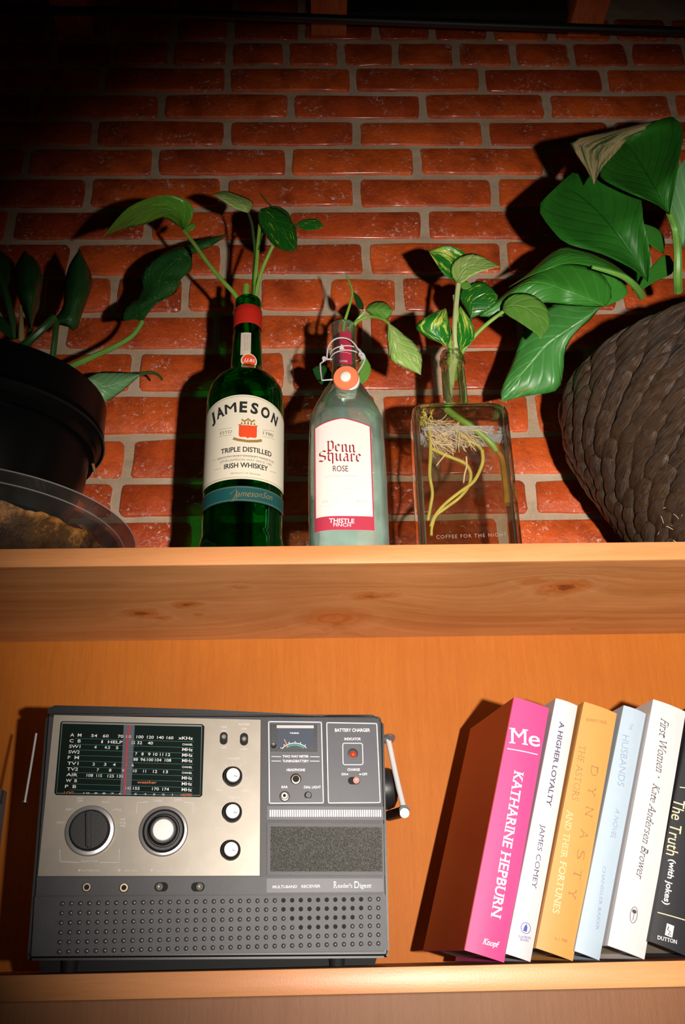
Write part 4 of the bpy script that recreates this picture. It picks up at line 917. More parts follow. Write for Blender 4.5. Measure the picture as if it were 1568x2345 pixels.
bm = BM(); shell(bm, [pleat(sx0, sy0, z, r, .0015 if i < 5 else 0) for i, (r, z) in enumerate(S_)]+[pleat(sx0, sy0, z-.0004, r-.0014, 0) for r, z in S_[::-1][1:4]], False, False)
obj('saucer_wall', bm, M['clear_plastic'], sau)
t = NT('rim_plastic'); tm = t.set(color=(.55, .52, .50), rough=.2); t.b.inputs['Alpha'].default_value = .4
for nm, r_, z_ in (('rim', .197, .0722), ('inner_rim', .184, .0634)):
    bm = BM(); tube(bm, [Vector((sx0+r_*math.cos(a), sy0+r_*math.sin(a), ZA+z_)) for a in np.linspace(0, 2*math.pi, 129)[:-1]], .0008, 6, closed=True); obj(nm, bm, tm, sau)
bm = BM(); uv = uvl(bm)
t = NT('dried_stain'); vec = t.coord(); f = t.noise(vec, 60, 6, .75)
sz = t.n('ShaderNodeSeparateXYZ'); t.l(vec, sz.inputs[0]); hz = t.m_('MULTIPLY', t.m_('SUBTRACT', sz.outputs[2], ZA+.010), 1/.038, clamp=True)
f2 = t.m_('ADD', t.m_('MULTIPLY', f, .75), t.m_('MULTIPLY', hz, .30)); c = t.ramp(f2, [(.38, (.035, .012, .002)), (.60, (.13, .055, .010)), (.70, (.55, .22, .035)), (.82, (.85, .55, .24))]); t.bump(f, .6, .003); M['stain'] = t.set(color=c, rough=.35, coat=.5)
rows = []
prz = [(.070, .0035), (.122, .0035), (.133, .0065), (.1455, .0155), (.1535, .026), (.1595, .0345), (.1655, .0435), (.1690, .0495)]
for k, (r_0, z_0) in enumerate(prz):
    row = []
    for i in range(180):
        th = 2*math.pi*i/180; e_ = .004*noise.noise((math.cos(th)*7, math.sin(th)*7, 2))+.002*noise.noise((math.cos(th)*28, math.sin(th)*28, 2))
        z = ZA+z_0+(e_ if k >= 6 else 0); r = r_0-.002+(e_*.35 if k >= 6 else 0)+.0006*noise.noise((k*3, th*20, 1)); row.append(bm.verts.new((sx0+r*math.cos(th), sy0+r*math.sin(th), z)))
    rows.append(row)
for a, b in zip(rows, rows[1:]):
    for i in range(180): bm.faces.new((a[i], a[(i+1) % 180], b[(i+1) % 180], b[i]))
bm.faces.new(rows[0]); obj('dried_residue', bm, M['stain'], sau, 'brown dried water stain and grit')
st_ = thing('dry_twig', 'short dry brown twig leaning beside the foot of the black pot', 'twig', at(212, 1050, 1.10))
stem(st_, [(205, 1020, 1.10), (211, 1055, 1.105), (220, 1090, 1.11)], .0016, plain('twig', (.32, .13, .05), .6), .0022)
stem(st_, [(209, 1035, 1.10), (200, 1060, 1.115), (196, 1082, 1.12)], .0012, plain('twig_side', (.22, .05, .03), .6), .001, name='side_twig')

lpn = thing('potted_plant', 'dark-leaved plant growing in the black pot at the left', 'plant', (qx, 1.07, .60))
leaf(lpn, M['glint_leaf'], ms(c1, (868, 900), (840, 882), (745, 892), (742, 850), (770, 800), (830, 762), (862, 700), (858, 640), (895, 560), (1000, 470), (1130, 430), (1240, 390), (1398, 364)),
     ms(c1, (868, 900), (900, 850), (940, 800), (1000, 760), (1060, 730), (1095, 680), (1100, 640), (1160, 590), (1175, 540), (1170, 490), (1220, 470), (1290, 435), (1398, 364)), (1.03, 1.04, 1.05, 1.08), cup=.012, wave=.016, n=26, label='long ragged leaf with white glints painted in')
stem(lpn, my(c1, (868, 895, 1.03), (850, 930, 1.03), (800, 990, 1.03), (700, 1050, 1.035), (580, 1105, 1.04), (430, 1172, 1.05), (380, 1200, 1.06)), .0028, M['lily_stem'], .0042, label='long arching leaf stalk')
leaf(lpn, M['dark_leaf'], ms(c1, (290, 900), (340, 870), (385, 800), (395, 680), (420, 560), (485, 455)), ms(c1, (290, 900), (420, 930), (462, 955), (500, 850), (560, 640), (485, 455)), (1.0, .985, 1.0), cup=.02, wave=.014, label='upright dark leaf above the pot')
stem(lpn, my(c1, (335, 870, .99), (250, 950, .99), (150, 1040, 1.0), (90, 1080, 1.02)), .0050, M['dark_stem'], .006)
stem(lpn, my(c1, (345, 900, 1.0), (335, 1000, 1.0), (322, 1112, 1.01)), .0036, M['dark_stem'], .004)
leaf(lpn, M['dark_leaf'], ms(c1, (190, 950), (130, 800), (92, 680), (95, 560), (148, 465)), ms(c1, (190, 950), (240, 760), (258, 640), (225, 530), (148, 465)), (1.02, 1.0, 1.02), cup=.02, wave=.012)
stem(lpn, my(c1, (190, 940, 1.02), (175, 1000, 1.03), (160, 1060, 1.04)), .003, M['dark_stem'], .004)
stem(lpn, my(c1, (0, 600, 1.0), (45, 760, 1.0), (80, 900, 1.01), (95, 1000, 1.02)), .004, M['dark_stem'], .005)
stem(lpn, my(c1, (125, 800, .99), (130, 900, .99), (130, 1020, 1.0)), .0018, plain('dry_stalk', (.35, .28, .10), .6), .004, label='dry straw-coloured stalk')
leaf(lpn, M['dark_leaf'], ms(c1, (80, 1010), (20, 970), (-60, 900), (-150, 860)), ms(c1, (80, 1010), (60, 930), (0, 860), (-150, 860)), (1.0, 1.0), n=10)
leaf(lpn, M['dark_leaf'], ms(c1, (10, 760), (-60, 640), (-110, 520), (-120, 380)), ms(c1, (10, 760), (60, 640), (40, 500), (-120, 380)), (1.0, 1.0), n=10)
leaf(lpn, M['lily_pale'], ms(c1, (525, 1245), (600, 1206), (680, 1202), (760, 1206), (862, 1216)), ms(c1, (525, 1245), (590, 1320), (622, 1392), (740, 1325), (862, 1216)), (1.10, 1.11, 1.13), cup=.01, label='pale underside leaf peeping out beside the pot')
stem(lpn, my(c1, (855, 1215, 1.13), (920, 1208, 1.13), (965, 1222, 1.13), (990, 1252, 1.13)), .0030, M['dark_stem'], .0014, name='curled_tip', label='dark curled leaf tip')
# ================================================================ radio
RA, RB_ = at(66, 2195, .965), at(893, 2190, 1.000)
RD = plane(RA, (RB_-RA).normalized()*1.0, (0, 0, 1)); RD = plane(RA, Vector((RB_.x-RA.x, RB_.y-RA.y, 0)), (0, 0, 1)); RD.g = (.15, .1)
rad_ = thing('portable_radio', 'grey and black multi-band portable radio with silver control plate, standing on the lower shelf', 'radio', (RA.x+.16, 1.02, ZC))
P = RD.p
def R4(x0, y0, x1, y1):
    a0, b1 = RD.px(x0, y0); a1, b0 = RD.px(x1, y1); return a0, a1, b0, b1
# case outline measured at its four corners
case = quadpts(RD, [(104, 1632), (745, 1634), (862, 1634), (880, 1648), (893, 2184), (888, 2194), (62, 2200), (60, 2190)])
bm = BM(); prism(bm, RD, case, -.085, -.0015); fs_ = [e for e in bm.edges]; bmesh.ops.recalc_face_normals(bm, faces=bm.faces); bmesh.ops.bevel(bm, geom=[e for e in bm.edges], offset=.0035, segments=3, affect='EDGES')
body = obj('case', bm, M['black_plastic'], rad_)
face = quadpts(RD, [(112, 1640), (868, 1645), (880, 2180), (72, 2188)])
bm = BM(); prism(bm, RD, face, -.0019, -.0005); obj('front_frame', bm, M['dark_case'], rad_)
bm = BM()
zfoot = ZC+.0004
for a in (.03, .285):
    p_ = P(a, 0, -.03); lathe(bm, lambda x, y, d: Vector((p_.x+x, p_.y+y, d)), 0, 0, [(.008, zfoot), (.0085, RA.z+.004)], 16)


for a, dd in ((.035, -.015), (.285, -.015), (.035, -.07), (.285, -.07)):
    p_ = P(a, 0, dd); bm = BM(); lathe(bm, lambda x, y, d: Vector((p_.x+x, p_.y+y, d)), 0, 0, [(.007, zfoot), (.0085, RA.z+.004)], 16); obj('foot', bm, M['black_void'], rad_)
bm = BM(); prism(bm, RD, [(.006, -.0012), (.326, -.001), (.322, ZC-RA.z+.0008), (.010, ZC-RA.z+.0008)], -.08, -.018); obj('base_plinth', bm, M['black_void'], rad_, 'recessed black underside')
# top handle strip lying on the case
bm = BM(); hs_ = [(108, 1622), (125, 1614), (300, 1618), (480, 1624), (620, 1631), (742, 1637)]; hs2 = [(742, 1640), (620, 1636), (480, 1634), (300, 1633), (125, 1632), (108, 1634)]
prism(bm, RD, quadpts(RD, hs_+hs2), -.075, -.002); obj('carry_handle', bm, M['black_plastic'], rad_, 'flat folded carry handle on the top')
for x0, x1, y0, y1 in ((160, 173, 1590, 1622), (802, 816, 1610, 1640)):
    a0, a1, b0, b1 = R4(x0, y0, x1, y1); r = (a1-a0)/2; bm = BM(); c_ = (a0+a1)/2
    lathe(bm, lambda x, y, d: P(c_+x, d, -.06+y), 0, 0, [(r, b0), (r, b1-.001), (r*.8, b1)], 20); obj('handle_post', bm, M['chrome'], rad_, 'short metal post on top')
# silver plate
M['silver'] = plain('silver_plate', (.33, .285, .235), .42, .25, grain=.16, gs=45)
sp_ = quadpts(RD, [(123, 1637), (597, 1648), (595, 2006), (86, 2007)])
bm = BM(); prism(bm, RD, sp_, -.0008, .0004); bmesh.ops.bevel(bm, geom=list(bm.edges), offset=.0003, segments=1, affect='EDGES')
silver = obj('control_plate', bm, M['silver'], rad_, 'brushed beige-silver control plate')
sd = .0006
bm = BM()
for q0, q1 in (((505, 1672), (519, 1672)), ((549, 1673), (567, 1673))): pass
for s, x0, x1, y, h in (('TONE', 505, 519, 1667, 4), ('ON', 507, 517, 1676, 4), ('POWER', 546, 571, 1661, 4), ('ON', 553, 564, 1671, 4), ('OFF', 550, 566, 1718, 4), ('OFF', 505, 518, 1714, 4), ('VOLUME', 520, 548, 1739, 4), ('SQUELCH', 522, 548, 1828, 4), ('TREBLE', 515, 540, 1915, 4),
                        ('MIN', 495, 508, 1812, 4), ('MAX', 553, 568, 1813, 4), ('MIN', 492, 505, 1898, 4), ('MAX', 550, 566, 1898, 4)):
    tpx(bm, RD, s, (x0, y), (x1, y), h, d=sd)
for s, x0, x1, y in (('MW', 177, 190, 1831), ('SW', 177, 190, 1837), ('FM TV\u2081', 234, 250, 1840), ('AIR\u25c6', 150, 166, 1856), ('\u25c6TV\u2082', 257, 277, 1857), ('AM\u25c6', 129, 148, 1886), ('AIR', 275, 287, 1879), ('WB', 273, 288, 1887), ('PB', 276, 287, 1894), ('SELECTOR', 185, 224, 1975), ('TUNING', 350, 372, 1836), ('DIAL', 400, 418, 1834)):
    tpx(bm, RD, s.replace('\u25c6', '+').replace('\u2081', '1').replace('\u2082', '2'), (x0, y), (x1, y), 5, d=sd)
for s, x0, x1 in (('EXTERNAL', 188, 229), ('AFC ON', 285, 312), ('LOCAL DX', 360, 396), ('AM FM', 438, 470)): tpx(bm, RD, s, (x0, 1996), (x1, 1996), 4.5, d=sd)
for x in (182, 273, 347, 430): prism(bm, RD, quadpts(RD, [(x-4, 1991), (x+4, 1991), (x, 1997)]), sd, sd+.0001)
strip(bm, RD, quadpts(RD, [(137, 1945), (138, 1973), (182, 1975)]), .0006, sd); strip(bm, RD, quadpts(RD, [(228, 1975), (272, 1975), (273, 1945)]), .0006, sd)
strip(bm, RD, quadpts(RD, [(312, 1862), (315, 1838), (340, 1837)]), .0005, sd); strip(bm, RD, quadpts(RD, [(420, 1837), (443, 1839), (442, 1862)]), .0005, sd)
for cx, cy in ((533.5, 1779), (532.6, 1861), (529.4, 1947)):
    for k in range(9):
        t_ = math.radians(-130+k*32.5)+math.pi/2; c, s = math.cos(t_), math.sin(t_)
        strip(bm, RD, quadpts(RD, [(cx+28*c, cy-28*s), (cx+33*c, cy-33*s)]), .0003, sd)
obj('plate_lettering', bm, plain('faded_print', (.60, .57, .56), .5), silver)
# dial window
dw = quadpts(RD, [(143, 1652), (463, 1659), (468, 1664), (463, 1822), (458, 1826), (129, 1821), (125, 1816), (139, 1656)])
bm = BM(); prism(bm, RD, dw, -.0002, .0012); dial = obj('dial_window', bm, plain('dial_black', (.008, .014, .012), .15), rad_, 'dark tuning dial window with white frequency scales')
bm = BM(); di = quadpts(RD, [(143, 1656), (462, 1663), (458, 1822), (130, 1817)]); dd_ = .0015
strip(bm, RD, lin(di[0], di[1], 1), .0016, dd_); strip(bm, RD, [di[1], di[2], di[3], di[0]], .0006, dd_); obj('window_rim', bm, plain('clear_rim', (.20, .22, .21), .15), dial, 'pale lit rim of the window')
bm = BM(); bmg = BM(); bmo = BM()
X = lambda v: v/3.136
rows_ = [('AM', 505, 398, [('54', 655, 698), ('60', 738, 780), ('70', 846, 885), ('80', 905, 942), ('100', 980, 1030), ('120', 1055, 1103), ('140', 1128, 1175), ('160', 1196, 1244)], 'xKHz'),
         ('CB', 500, 440, [('1', 728, 738), ('HELP', 775, 880), ('22', 942, 970), ('32', 984, 1020), ('40', 1060, 1098)], 'CHANEL'),
         ('SW1', 497, 480, [('4', 676, 694), ('4.5', 750, 790), ('5', 832, 850)], 'MHz'),
         ('SW2', 492, 520, [('7', 970, 985), ('8', 1015, 1031), ('9', 1062, 1080), ('10', 1100, 1130), ('11', 1148, 1170), ('12', 1190, 1222)], 'MHz'),
         ('FM', 487, 560, [('88', 958, 990), ('96', 1008, 1045), ('100', 1055, 1100), ('104', 1112, 1158), ('108', 1182, 1228)], 'MHz'),
         ('TV1', 483, 602, [('2', 664, 682), ('3', 746, 763), ('4', 810, 830), ('5', 898, 912), ('6', 944, 960)], 'CHANEL'),
         ('TV2', 480, 643, [('7', 695, 710), ('8', 782, 800), ('9', 875, 892), ('10', 955, 982), ('11', 1028, 1048), ('12', 1098, 1128), ('13', 1172, 1205)], 'CHANEL'),
         ('AIR', 477, 684, [('108', 622, 668), ('115', 692, 732), ('125', 772, 818), ('135', 840, 885)], 'MHz'),
         ('WB', 473, 726, [], 'MHz'), ('PB', 467, 768, [('145', 900, 942), ('155', 955, 1002), ('170', 1092, 1140), ('174', 1165, 1212)], 'MHz')]
for lb_, x0, y, items, un in rows_:
    w = 80; yb = lambda xx: 1560+(y+(xx-500)*.028+0)/3.136
    nme = lb_ if len(lb_) > 2 else lb_[0]+'  '+lb_[1]
    tpx(bm, RD, nme, (X(x0), yb(x0)), (X(x0+w), yb(x0+w)), 7, d=dd_, bold=.01)
    for s, a, b in items: tpx(bm, RD, s, (X(a), yb(a)), (X(b), yb(b)), 6.5, d=dd_, bold=.008)
    ux_ = 1310 if un != 'xKHz' else 1282
    tpx(bm, RD, un, (X(ux_-y*.015+5), yb(ux_)), (X(1392-y*.02), yb(1390)), 7 if un != 'CHANEL' else 4.5, d=dd_, bold=.01)
    lpx(bmg, RD, (X(x0+35), yb(x0)+4.6), (X(1400-y*.02), yb(1400)+4.6), .0003, dd_)
tpx(bmo, RD, 'weather', (X(985), 1560+735/3.136), (X(1125), 1560+738/3.136), 6, d=dd_, bold=.01); tpx(bmo, RD, 'LOG', (X(460), 1560+808/3.136), (X(530), 1560+808/3.136), 4.5, d=dd_, bold=.02); tpx(bmo, RD, 'METER', (X(1298), 1560+826/3.136), (X(1378), 1560+827/3.136), 4.5, d=dd_, bold=.02)
tpx(bm, RD, '10  9  8  7  6', (X(600), 1560+812/3.136), (X(875), 1560+816/3.136), 4, d=dd_); tpx(bm, RD, '5   4   3   2   1', (X(965), 1560+818/3.136), (X(1240), 1560+823/3.136), 4, d=dd_)
obj('scale_lettering', bm, M['white_print'], dial); obj('scale_lines', bmg, plain('green_lines', (.02, .16, .12), .5), dial, kind='stuff'); obj('orange_lettering', bmo, plain('orange_print', (.65, .13, .02), .5), dial)
bm = BM(); strip(bm, RD, quadpts(RD, [(296, 1662), (292, 1700), (288, 1760), (285, 1820)]), .0018, .0022); obj('tuning_needle', bm, plain('needle_red', (.35, .015, .03), .4), dial, 'dark red tuning needle')
bm = BM(); prism(bm, RD, quadpts(RD, [(284, 1657), (309, 1657.5), (300, 1822), (275, 1821)]), .0014, .0018); t = NT('smoked_slide'); tm = t.set(color=(.25, .25, .30), rough=.2); t.b.inputs['Alpha'].default_value = .28; obj('needle_slide', bm, tm, dial, 'translucent slide behind the needle')
# large knobs
def knob(name, cx, cy, prof, mat, lab_=None, n=40, par=None):
    a, b = RD.px(cx, cy); bm = BM(); lathe(bm, P, a, b, prof, n); return obj(name, bm, mat, par or rad_, lab_)
px1 = abs(RD.px(250, 1900)[0]-RD.px(150, 1900)[0])/100; print('m per px', px1)
M['ring_metal'] = plain('ring_metal', (.62, .60, .62), .3, .85)
k1 = knob('selector_knob', 207, 1903, [(57*px1, .0003), (57*px1, .003), (54*px1, .0048), (47*px1, .0052), (46*px1, .003)], M['ring_metal'], 'large band selector knob with silver ring')
knob('knob_face', 207, 1903, [(46*px1, .001), (45*px1, .009), (42*px1, .0105), (10*px1, .0105)], M['black_plastic'], 'black knob face', par=k1)
a, b = RD.px(207, 1903); bm = BM(); dx, dy = 4*px1, 40*px1
prism(bm, RD, [(a-6*px1-dx, b+dy), (a+6*px1-dx, b+dy), (a+6*px1+dx, b-dy), (a-6*px1+dx, b-dy)], .010, .0165); bmesh.ops.recalc_face_normals(bm, faces=bm.faces); bmesh.ops.bevel(bm, geom=list(bm.edges), offset=.0012, segments=2, affect='EDGES')
obj('grip_bar', bm, M['black_plastic'], k1)
k2 = knob('tuning_knob', 375, 1904, [(57*px1, .0003), (57*px1, .003), (54*px1, .0048), (49*px1, .0052), (48*px1, .003)], M['ring_metal'], 'large tuning knob with bright centre')
knob('knob_skirt', 375, 1904, [(49*px1, .001), (48*px1, .007), (44*px1, .0085), (38*px1, .0085), (36*px1, .0070), (34*px1, .0070), (33*px1, .012), (29*px1, .0135)], M['black_plastic'], 'black grooved knob skirt', par=k2)
t = NT('spun_metal'); tm = t.set(color=(.70, .66, .64), rough=.35, metal=.4, aniso=.5)
knob('knob_cap', 375, 1904, [(25*px1, .0125), (25*px1, .0143), (23*px1, .0150)], tm, 'bright spun metal cap', par=k2)
for cx, cy in ((534, 1779), (533, 1861), (529.5, 1947)):
    k3 = knob('small_knob', cx-1, cy+1, [(23*px1, .0003), (22.5*px1, .009), (19*px1, .0125), (17*px1, .0130)], M['black_plastic'], None, 28)
    k3['label'] = {1779: 'upper small knob with bright cap', 1861: 'middle small knob with bright cap', 1947: 'lower small knob with bright cap'}[cy]
    kc = knob('knob_cap', cx-1, cy+1, [(16.5*px1, .0122), (16.5*px1, .0142), (15.5*px1, .0148)], plain('cap_metal', (.62, .60, .58), .4, .3), None, 28, par=k3)
    a, b = RD.px(cx+6, cy+4); bm = BM(); strip(bm, RD, [(a-.0022, b+.0005), (a+.001, b-.0004)], .0006, .0150); obj('pointer_mark', bm, M['label_black'], k3)
def slot(cx, cy, w, h, name, kx=0, ky=0, kr=6, kmat=None, par=None, base=sd):
    a, b = RD.px(cx, cy); bm = BM(); pts = rr_pts(a-w*px1/2, a+w*px1/2, b-h*px1/2, b+h*px1/2, min(w, h)*px1*.49, 6); prism(bm, RD, pts, base-.0004, base); s = obj(name, bm, M['black_void'], rad_)
    bm = BM(); lathe(bm, P, a+kx*px1, b+ky*px1, [(kr*px1, base), (kr*px1, base+.0025), (kr*.7*px1, base+.003), (kr*.4*px1, base+.0022)], 20); obj('switch_nub', bm, kmat or plain('nub', (.28, .25, .22), .35, .4), s); return s
slot(512, 1691, 19, 31, 'toggle_switch', 0, 3); slot(558.5, 1693, 20, 31, 'toggle_switch', 0, 0)
slot(369, 2031, 31, 20, 'slide_switch', -4, 0, 8, base=.0004); slot(453, 2031, 31, 20, 'slide_switch', 4, 0, 8, base=.0004)
def jack(cx, cy, r0, r1, name, mat, base=.0004, par=None):
    a, b = RD.px(cx, cy); bm = BM(); lathe(bm, P, a, b, [(r0*px1, base), (r0*px1, base+.001), (r0*.85*px1, base+.0016), (r1*1.15*px1, base+.0016), (r1*px1, base+.0004)], 28, False, False); j = obj(name, bm, mat, rad_)
    bm = BM(); lathe(bm, P, a, b, [(r1*1.05*px1, base-.0002), (r1*1.05*px1, base+.0005)], 20); obj('socket_hole', bm, M['black_void'], j); return j
jack(199, 2032, 10.5, 5, 'socket', M['brass']); jack(284, 2033, 10.5, 5, 'socket', M['brass'])
# right hand panels
M['panel_grey'] = plain('panel_grey', (.060, .058, .072), .45, grain=.15, gs=60)
bm = BM(); prism(bm, RD, quadpts(RD, [(597, 1647), (611, 1647), (609, 2007), (596, 2007)]), -.0006, .0006); obj('divider', bm, M['dark_case'], rad_)
z7 = lambda X_, Y_: (600+X_/5.227, 1630+Y_/5.227)
for nm, oq, iq, lab_ in (('meter_panel', [(62, 105), (722, 112), (742, 1105), (70, 1108)], [(78, 120), (708, 127), (732, 1092), (88, 1096)], 'grey meter and headphone panel outlined in white'),
                         ('charger_panel', [(758, 118), (1385, 128), (1425, 1100), (782, 1105)], [(772, 132), (1370, 143), (1412, 1088), (792, 1093)], 'grey battery charger panel outlined in white')):
    bm = BM(); prism(bm, RD, quadpts(RD, [z7(*p) for p in oq]), -.0008, .0006); pn = obj(nm, bm, M['panel_grey'], rad_, lab_)
    q_ = quadpts(RD, [z7(*p) for p in iq]); bm = BM(); pts = []
    for i in range(4):
        c = q_[i]; p0 = q_[i-1]; p1 = q_[(i+1) % 4]
        f = lambda p: (c[0]+(p[0]-c[0])*.0018/math.dist(p, c), c[1]+(p[1]-c[1])*.0018/math.dist(p, c))
        g = lambda p: (c[0]+(p[0]-c[0])*.0006/math.dist(p, c), c[1]+(p[1]-c[1])*.0006/math.dist(p, c))
        m0, m1 = g(p0), g(p1); pts += [f(p0), ((m0[0]+m1[0])/2, (m0[1]+m1[1])/2), f(p1)]
    strip(bm, RD, pts, .0009, .0008, True); obj('white_outline', bm, M['white_print'], pn)
    bm = BM(); dd2 = .0008
    def z7t(s, x0, x1, y, h, **k): tpx(bm, RD, s, z7(x0, y), z7(x1, y), h/5.227, d=dd2, **k)
    if nm == 'meter_panel':
        z7t('TWO WAY METER', 243, 556, 550, 28, bold=.02); z7t('TUNING/BATTERY', 243, 560, 605, 28, bold=.02); z7t('HEADPHONE', 293, 513, 712, 30, bold=.02); z7t('EAR', 232, 306, 915, 28, bold=.02); z7t('DIAL LIGHT', 500, 702, 918, 30, bold=.015)
        for y in (537, 590):
            lpx(bm, RD, z7(112, y), z7(225, y+2), .0006, dd2); lpx(bm, RD, z7(572, y+2), z7(685, y+3), .0006, dd2)
    else:
        z7t('BATTERY CHARGER', 870, 1290, 240, 38, bold=.02); z7t('INDICATOR', 985, 1180, 342, 30, bold=.02); z7t('CHARGE', 1020, 1168, 708, 30, bold=.02); z7t('ON', 948, 1000, 762, 28, bold=.02); z7t('OFF', 1193, 1258, 762, 28, bold=.02)
        for cx in (1018, 1172): prism(bm, RD, quadpts(RD, [z7(cx-14, 750), z7(cx, 738), z7(cx+14, 750), z7(cx, 762)]), dd2, dd2+.0001)
        q_ = quadpts(RD, [z7(963, 378), z7(1200, 380), z7(1206, 635), z7(968, 632)]); strip(bm, RD, rr_pts(q_[0][0], q_[2][0], q_[2][1], q_[0][1], .002), .0008, dd2, True)
    obj('lettering', bm, M['white_print'], pn)
# meter
mb = quadpts(RD, [z7(100, 150), z7(655, 155), z7(660, 482), z7(105, 475)]); bm = BM(); prism(bm, RD, mb, .0006, .0022); mt_ = obj('signal_meter', bm, M['black_plastic'], rad_, 'small tuning meter with green and white arcs')
mi = quadpts(RD, [z7(178, 175), z7(612, 178), z7(612, 436), z7(182, 432)]); bm = BM(); prism(bm, RD, mi, .0022, .0026); obj('meter_face', bm, plain('meter_face', (.07, .08, .11), .2), mt_)
bm = BM(); strip(bm, RD, quadpts(RD, [z7(172, 185), z7(615, 187)]), .0030, .0029); obj('meter_light_bar', bm, plain('meter_bar', (.50, .48, .48), .3), mt_, 'pale bar across the top of the meter')
bm = BM(); mc = z7(385, 520)
arc = lambda r, a0, a1, n=14: quadpts(RD, [(mc[0]+r*math.cos(math.radians(a0+(a1-a0)*i/n)), mc[1]-r*.8*math.sin(math.radians(a0+(a1-a0)*i/n))) for i in range(n+1)])
strip(bm, RD, arc(49, 40, 148)[::-1] if False else arc(33, 35, 150), .0007, .0030)
for k, dg in enumerate((48, 68, 88, 110, 130, 148)): strip(bm, RD, arc(36.5, dg-1.5, dg+1.5, 2), .0011, .0030)
tpx(bm, RD, 'TUNING', z7(328, 272), z7(436, 272), 3.6, d=.0030, bold=.02); obj('meter_scale', bm, M['white_print'], mt_)
bm = BM(); strip(bm, RD, arc(28, 42, 132), .0016, .0030); obj('green_arc', bm, plain('green_arc', (.03, .22, .14), .5), mt_)
bm = BM(); strip(bm, RD, quadpts(RD, [z7(262, 335), z7(305, 430)]), .0009, .0032); obj('meter_needle', bm, plain('needle_orange', (.60, .20, .05), .5), mt_)
knob('meter_screw', 626, 1708, [(7*px1, .0022), (6*px1, .0030), (2*px1, .0026)], M['black_plastic'], None, 16, par=mt_)
jack(677, 1784.5, 13.2, 7.3, 'headphone_socket', M['brass'], .0006); jack(650.5, 1823, 8.3, 3.6, 'ear_socket', M['brass'], .0022)
knob('ear_collar', 651.5, 1824, [(13*px1, .0006), (12.6*px1, .0020), (11*px1, .0024), (8*px1, .0024)], plain('collar', (.13, .12, .12), .35, .5), None, 24)
knob('dial_light_button', 705, 1822, [(9.5*px1, .0006), (9.5*px1, .0012), (7.5*px1, .0014), (7.5*px1, .004), (6.5*px1, .0048)], plain('button_dark', (.035, .036, .045), .35), None, 24)
led = knob('charge_lamp', 807.5, 1726.5, [(13.5*px1, .0006), (13.2*px1, .0012), (10*px1, .0013), (9.5*px1, .0008)], M['black_plastic'], 'red charge indicator lamp in a dark collar', 28)
knob('lamp_lens', 807.5, 1728, [(8*px1, .0008), (7.8*px1, .0022), (5*px1, .0034), (1.5*px1, .0038)], plain('red_lens', (.50, .05, .02), .15, coat=.5), 'red lamp lens', 24, par=led)
s_ = slot(810, 1788, 30, 18, 'charge_switch', 5, 0, 8, plain('switch_red', (.60, .28, .24), .4), base=.0008)
# ribbed strip
a0, b1 = RD.px(612, 1847); a1, b0 = RD.px(878, 1877); bm = BM(); prism(bm, RD, quadpts(RD, [(611, 1846), (877, 1848), (878, 1878), (611, 1877)]), -.0008, .0004); rs = obj('ribbed_strip', bm, M['panel_grey'], rad_, 'strip of fine pale vertical ribs')
bm = BM()
for i in range(50):
    u = (i+.2)/50; x0, x1 = 616+u*257, 616+(u+.6/50)*257; prism(bm, RD, quadpts(RD, [(x0, 1855), (x1, 1855), (x1+.3, 1870.5), (x0+.3, 1870.5)]), .0004, .0011)
obj('ribs', bm, plain('rib_metal', (.55, .50, .52), .35, .4), rs, kind='stuff')
# upper speaker
bm = BM(); oq = quadpts(RD, [(611, 1885), (878, 1887), (880, 2005), (611, 2004)]); iq = quadpts(RD, [(619, 1893), (873, 1895), (875, 1996), (618.5, 1996)])
for o4, i4 in zip(zip(oq, oq[1:]+oq[:1]), zip(iq, iq[1:]+iq[:1])): prism(bm, RD, [o4[0], o4[1], i4[1], i4[0]], -.0008, .0012)
spk = obj('speaker_frame', bm, M['grey_case'], rad_)
t = NT('perforated_metal'); vec = t.coord('UV', (84, 35, 1)); vo = t.n('ShaderNodeTexVoronoi'); t.l(vec, vo.inputs['Vector']); vo.inputs['Scale'].default_value = 1; vo.inputs['Randomness'].default_value = .25
c = t.ramp(vo.outputs['Distance'], [(.30, (.004, .004, .004)), (.46, (.17, .165, .15))]); t.bump(vo.outputs['Distance'], .8, .0006); pm_ = t.set(color=c, rough=.35, metal=.5)
bm = BM(); uv = uvl(bm); vv_ = [bm.verts.new(P(a, b, .0001)) for a, b in iq]; f = bm.faces.new(vv_)
for l_, uvv in zip(f.loops, ((0, 1), (1, 1), (1, 0), (0, 0))): l_[uv].uv = uvv
obj('speaker_mesh', bm, pm_, spk, 'fine perforated metal mesh')
# name plate and lower strip
bm = BM(); prism(bm, RD, quadpts(RD, [(84, 2009), (880, 2009), (881, 2046), (82, 2051)]), -.0008, .0002); obj('lower_strip', bm, M['grey_case'], rad_)
bm = BM(); prism(bm, RD, quadpts(RD, [(610, 2012), (877, 2012), (878, 2042), (610, 2044)]), .0002, .0007); np_ = obj('name_plate', bm, M['panel_grey'], rad_)
bm = BM(); tpx(bm, RD, 'MULTI-BAND', (624, 2034.5), (680, 2033.5), 6.5, d=.0009, bold=.01); tpx(bm, RD, 'RECEIVER', (690, 2033.5), (733, 2032.5), 6.5, d=.0009, bold=.01); tpx(bm, RD, 'R', (763, 2034), (772, 2034), 16, d=.0009, serif=True); tpx(bm, RD, 'eader\'s', (773, 2033), (806, 2033), 10, d=.0009, serif=True, cap=.73); tpx(bm, RD, 'D', (811, 2034), (822, 2034), 16, d=.0009, serif=True); tpx(bm, RD, 'igest', (823, 2033), (850, 2033), 11, d=.0009, serif=True, cap=.75)
obj('lettering', bm, M['white_print'], np_)
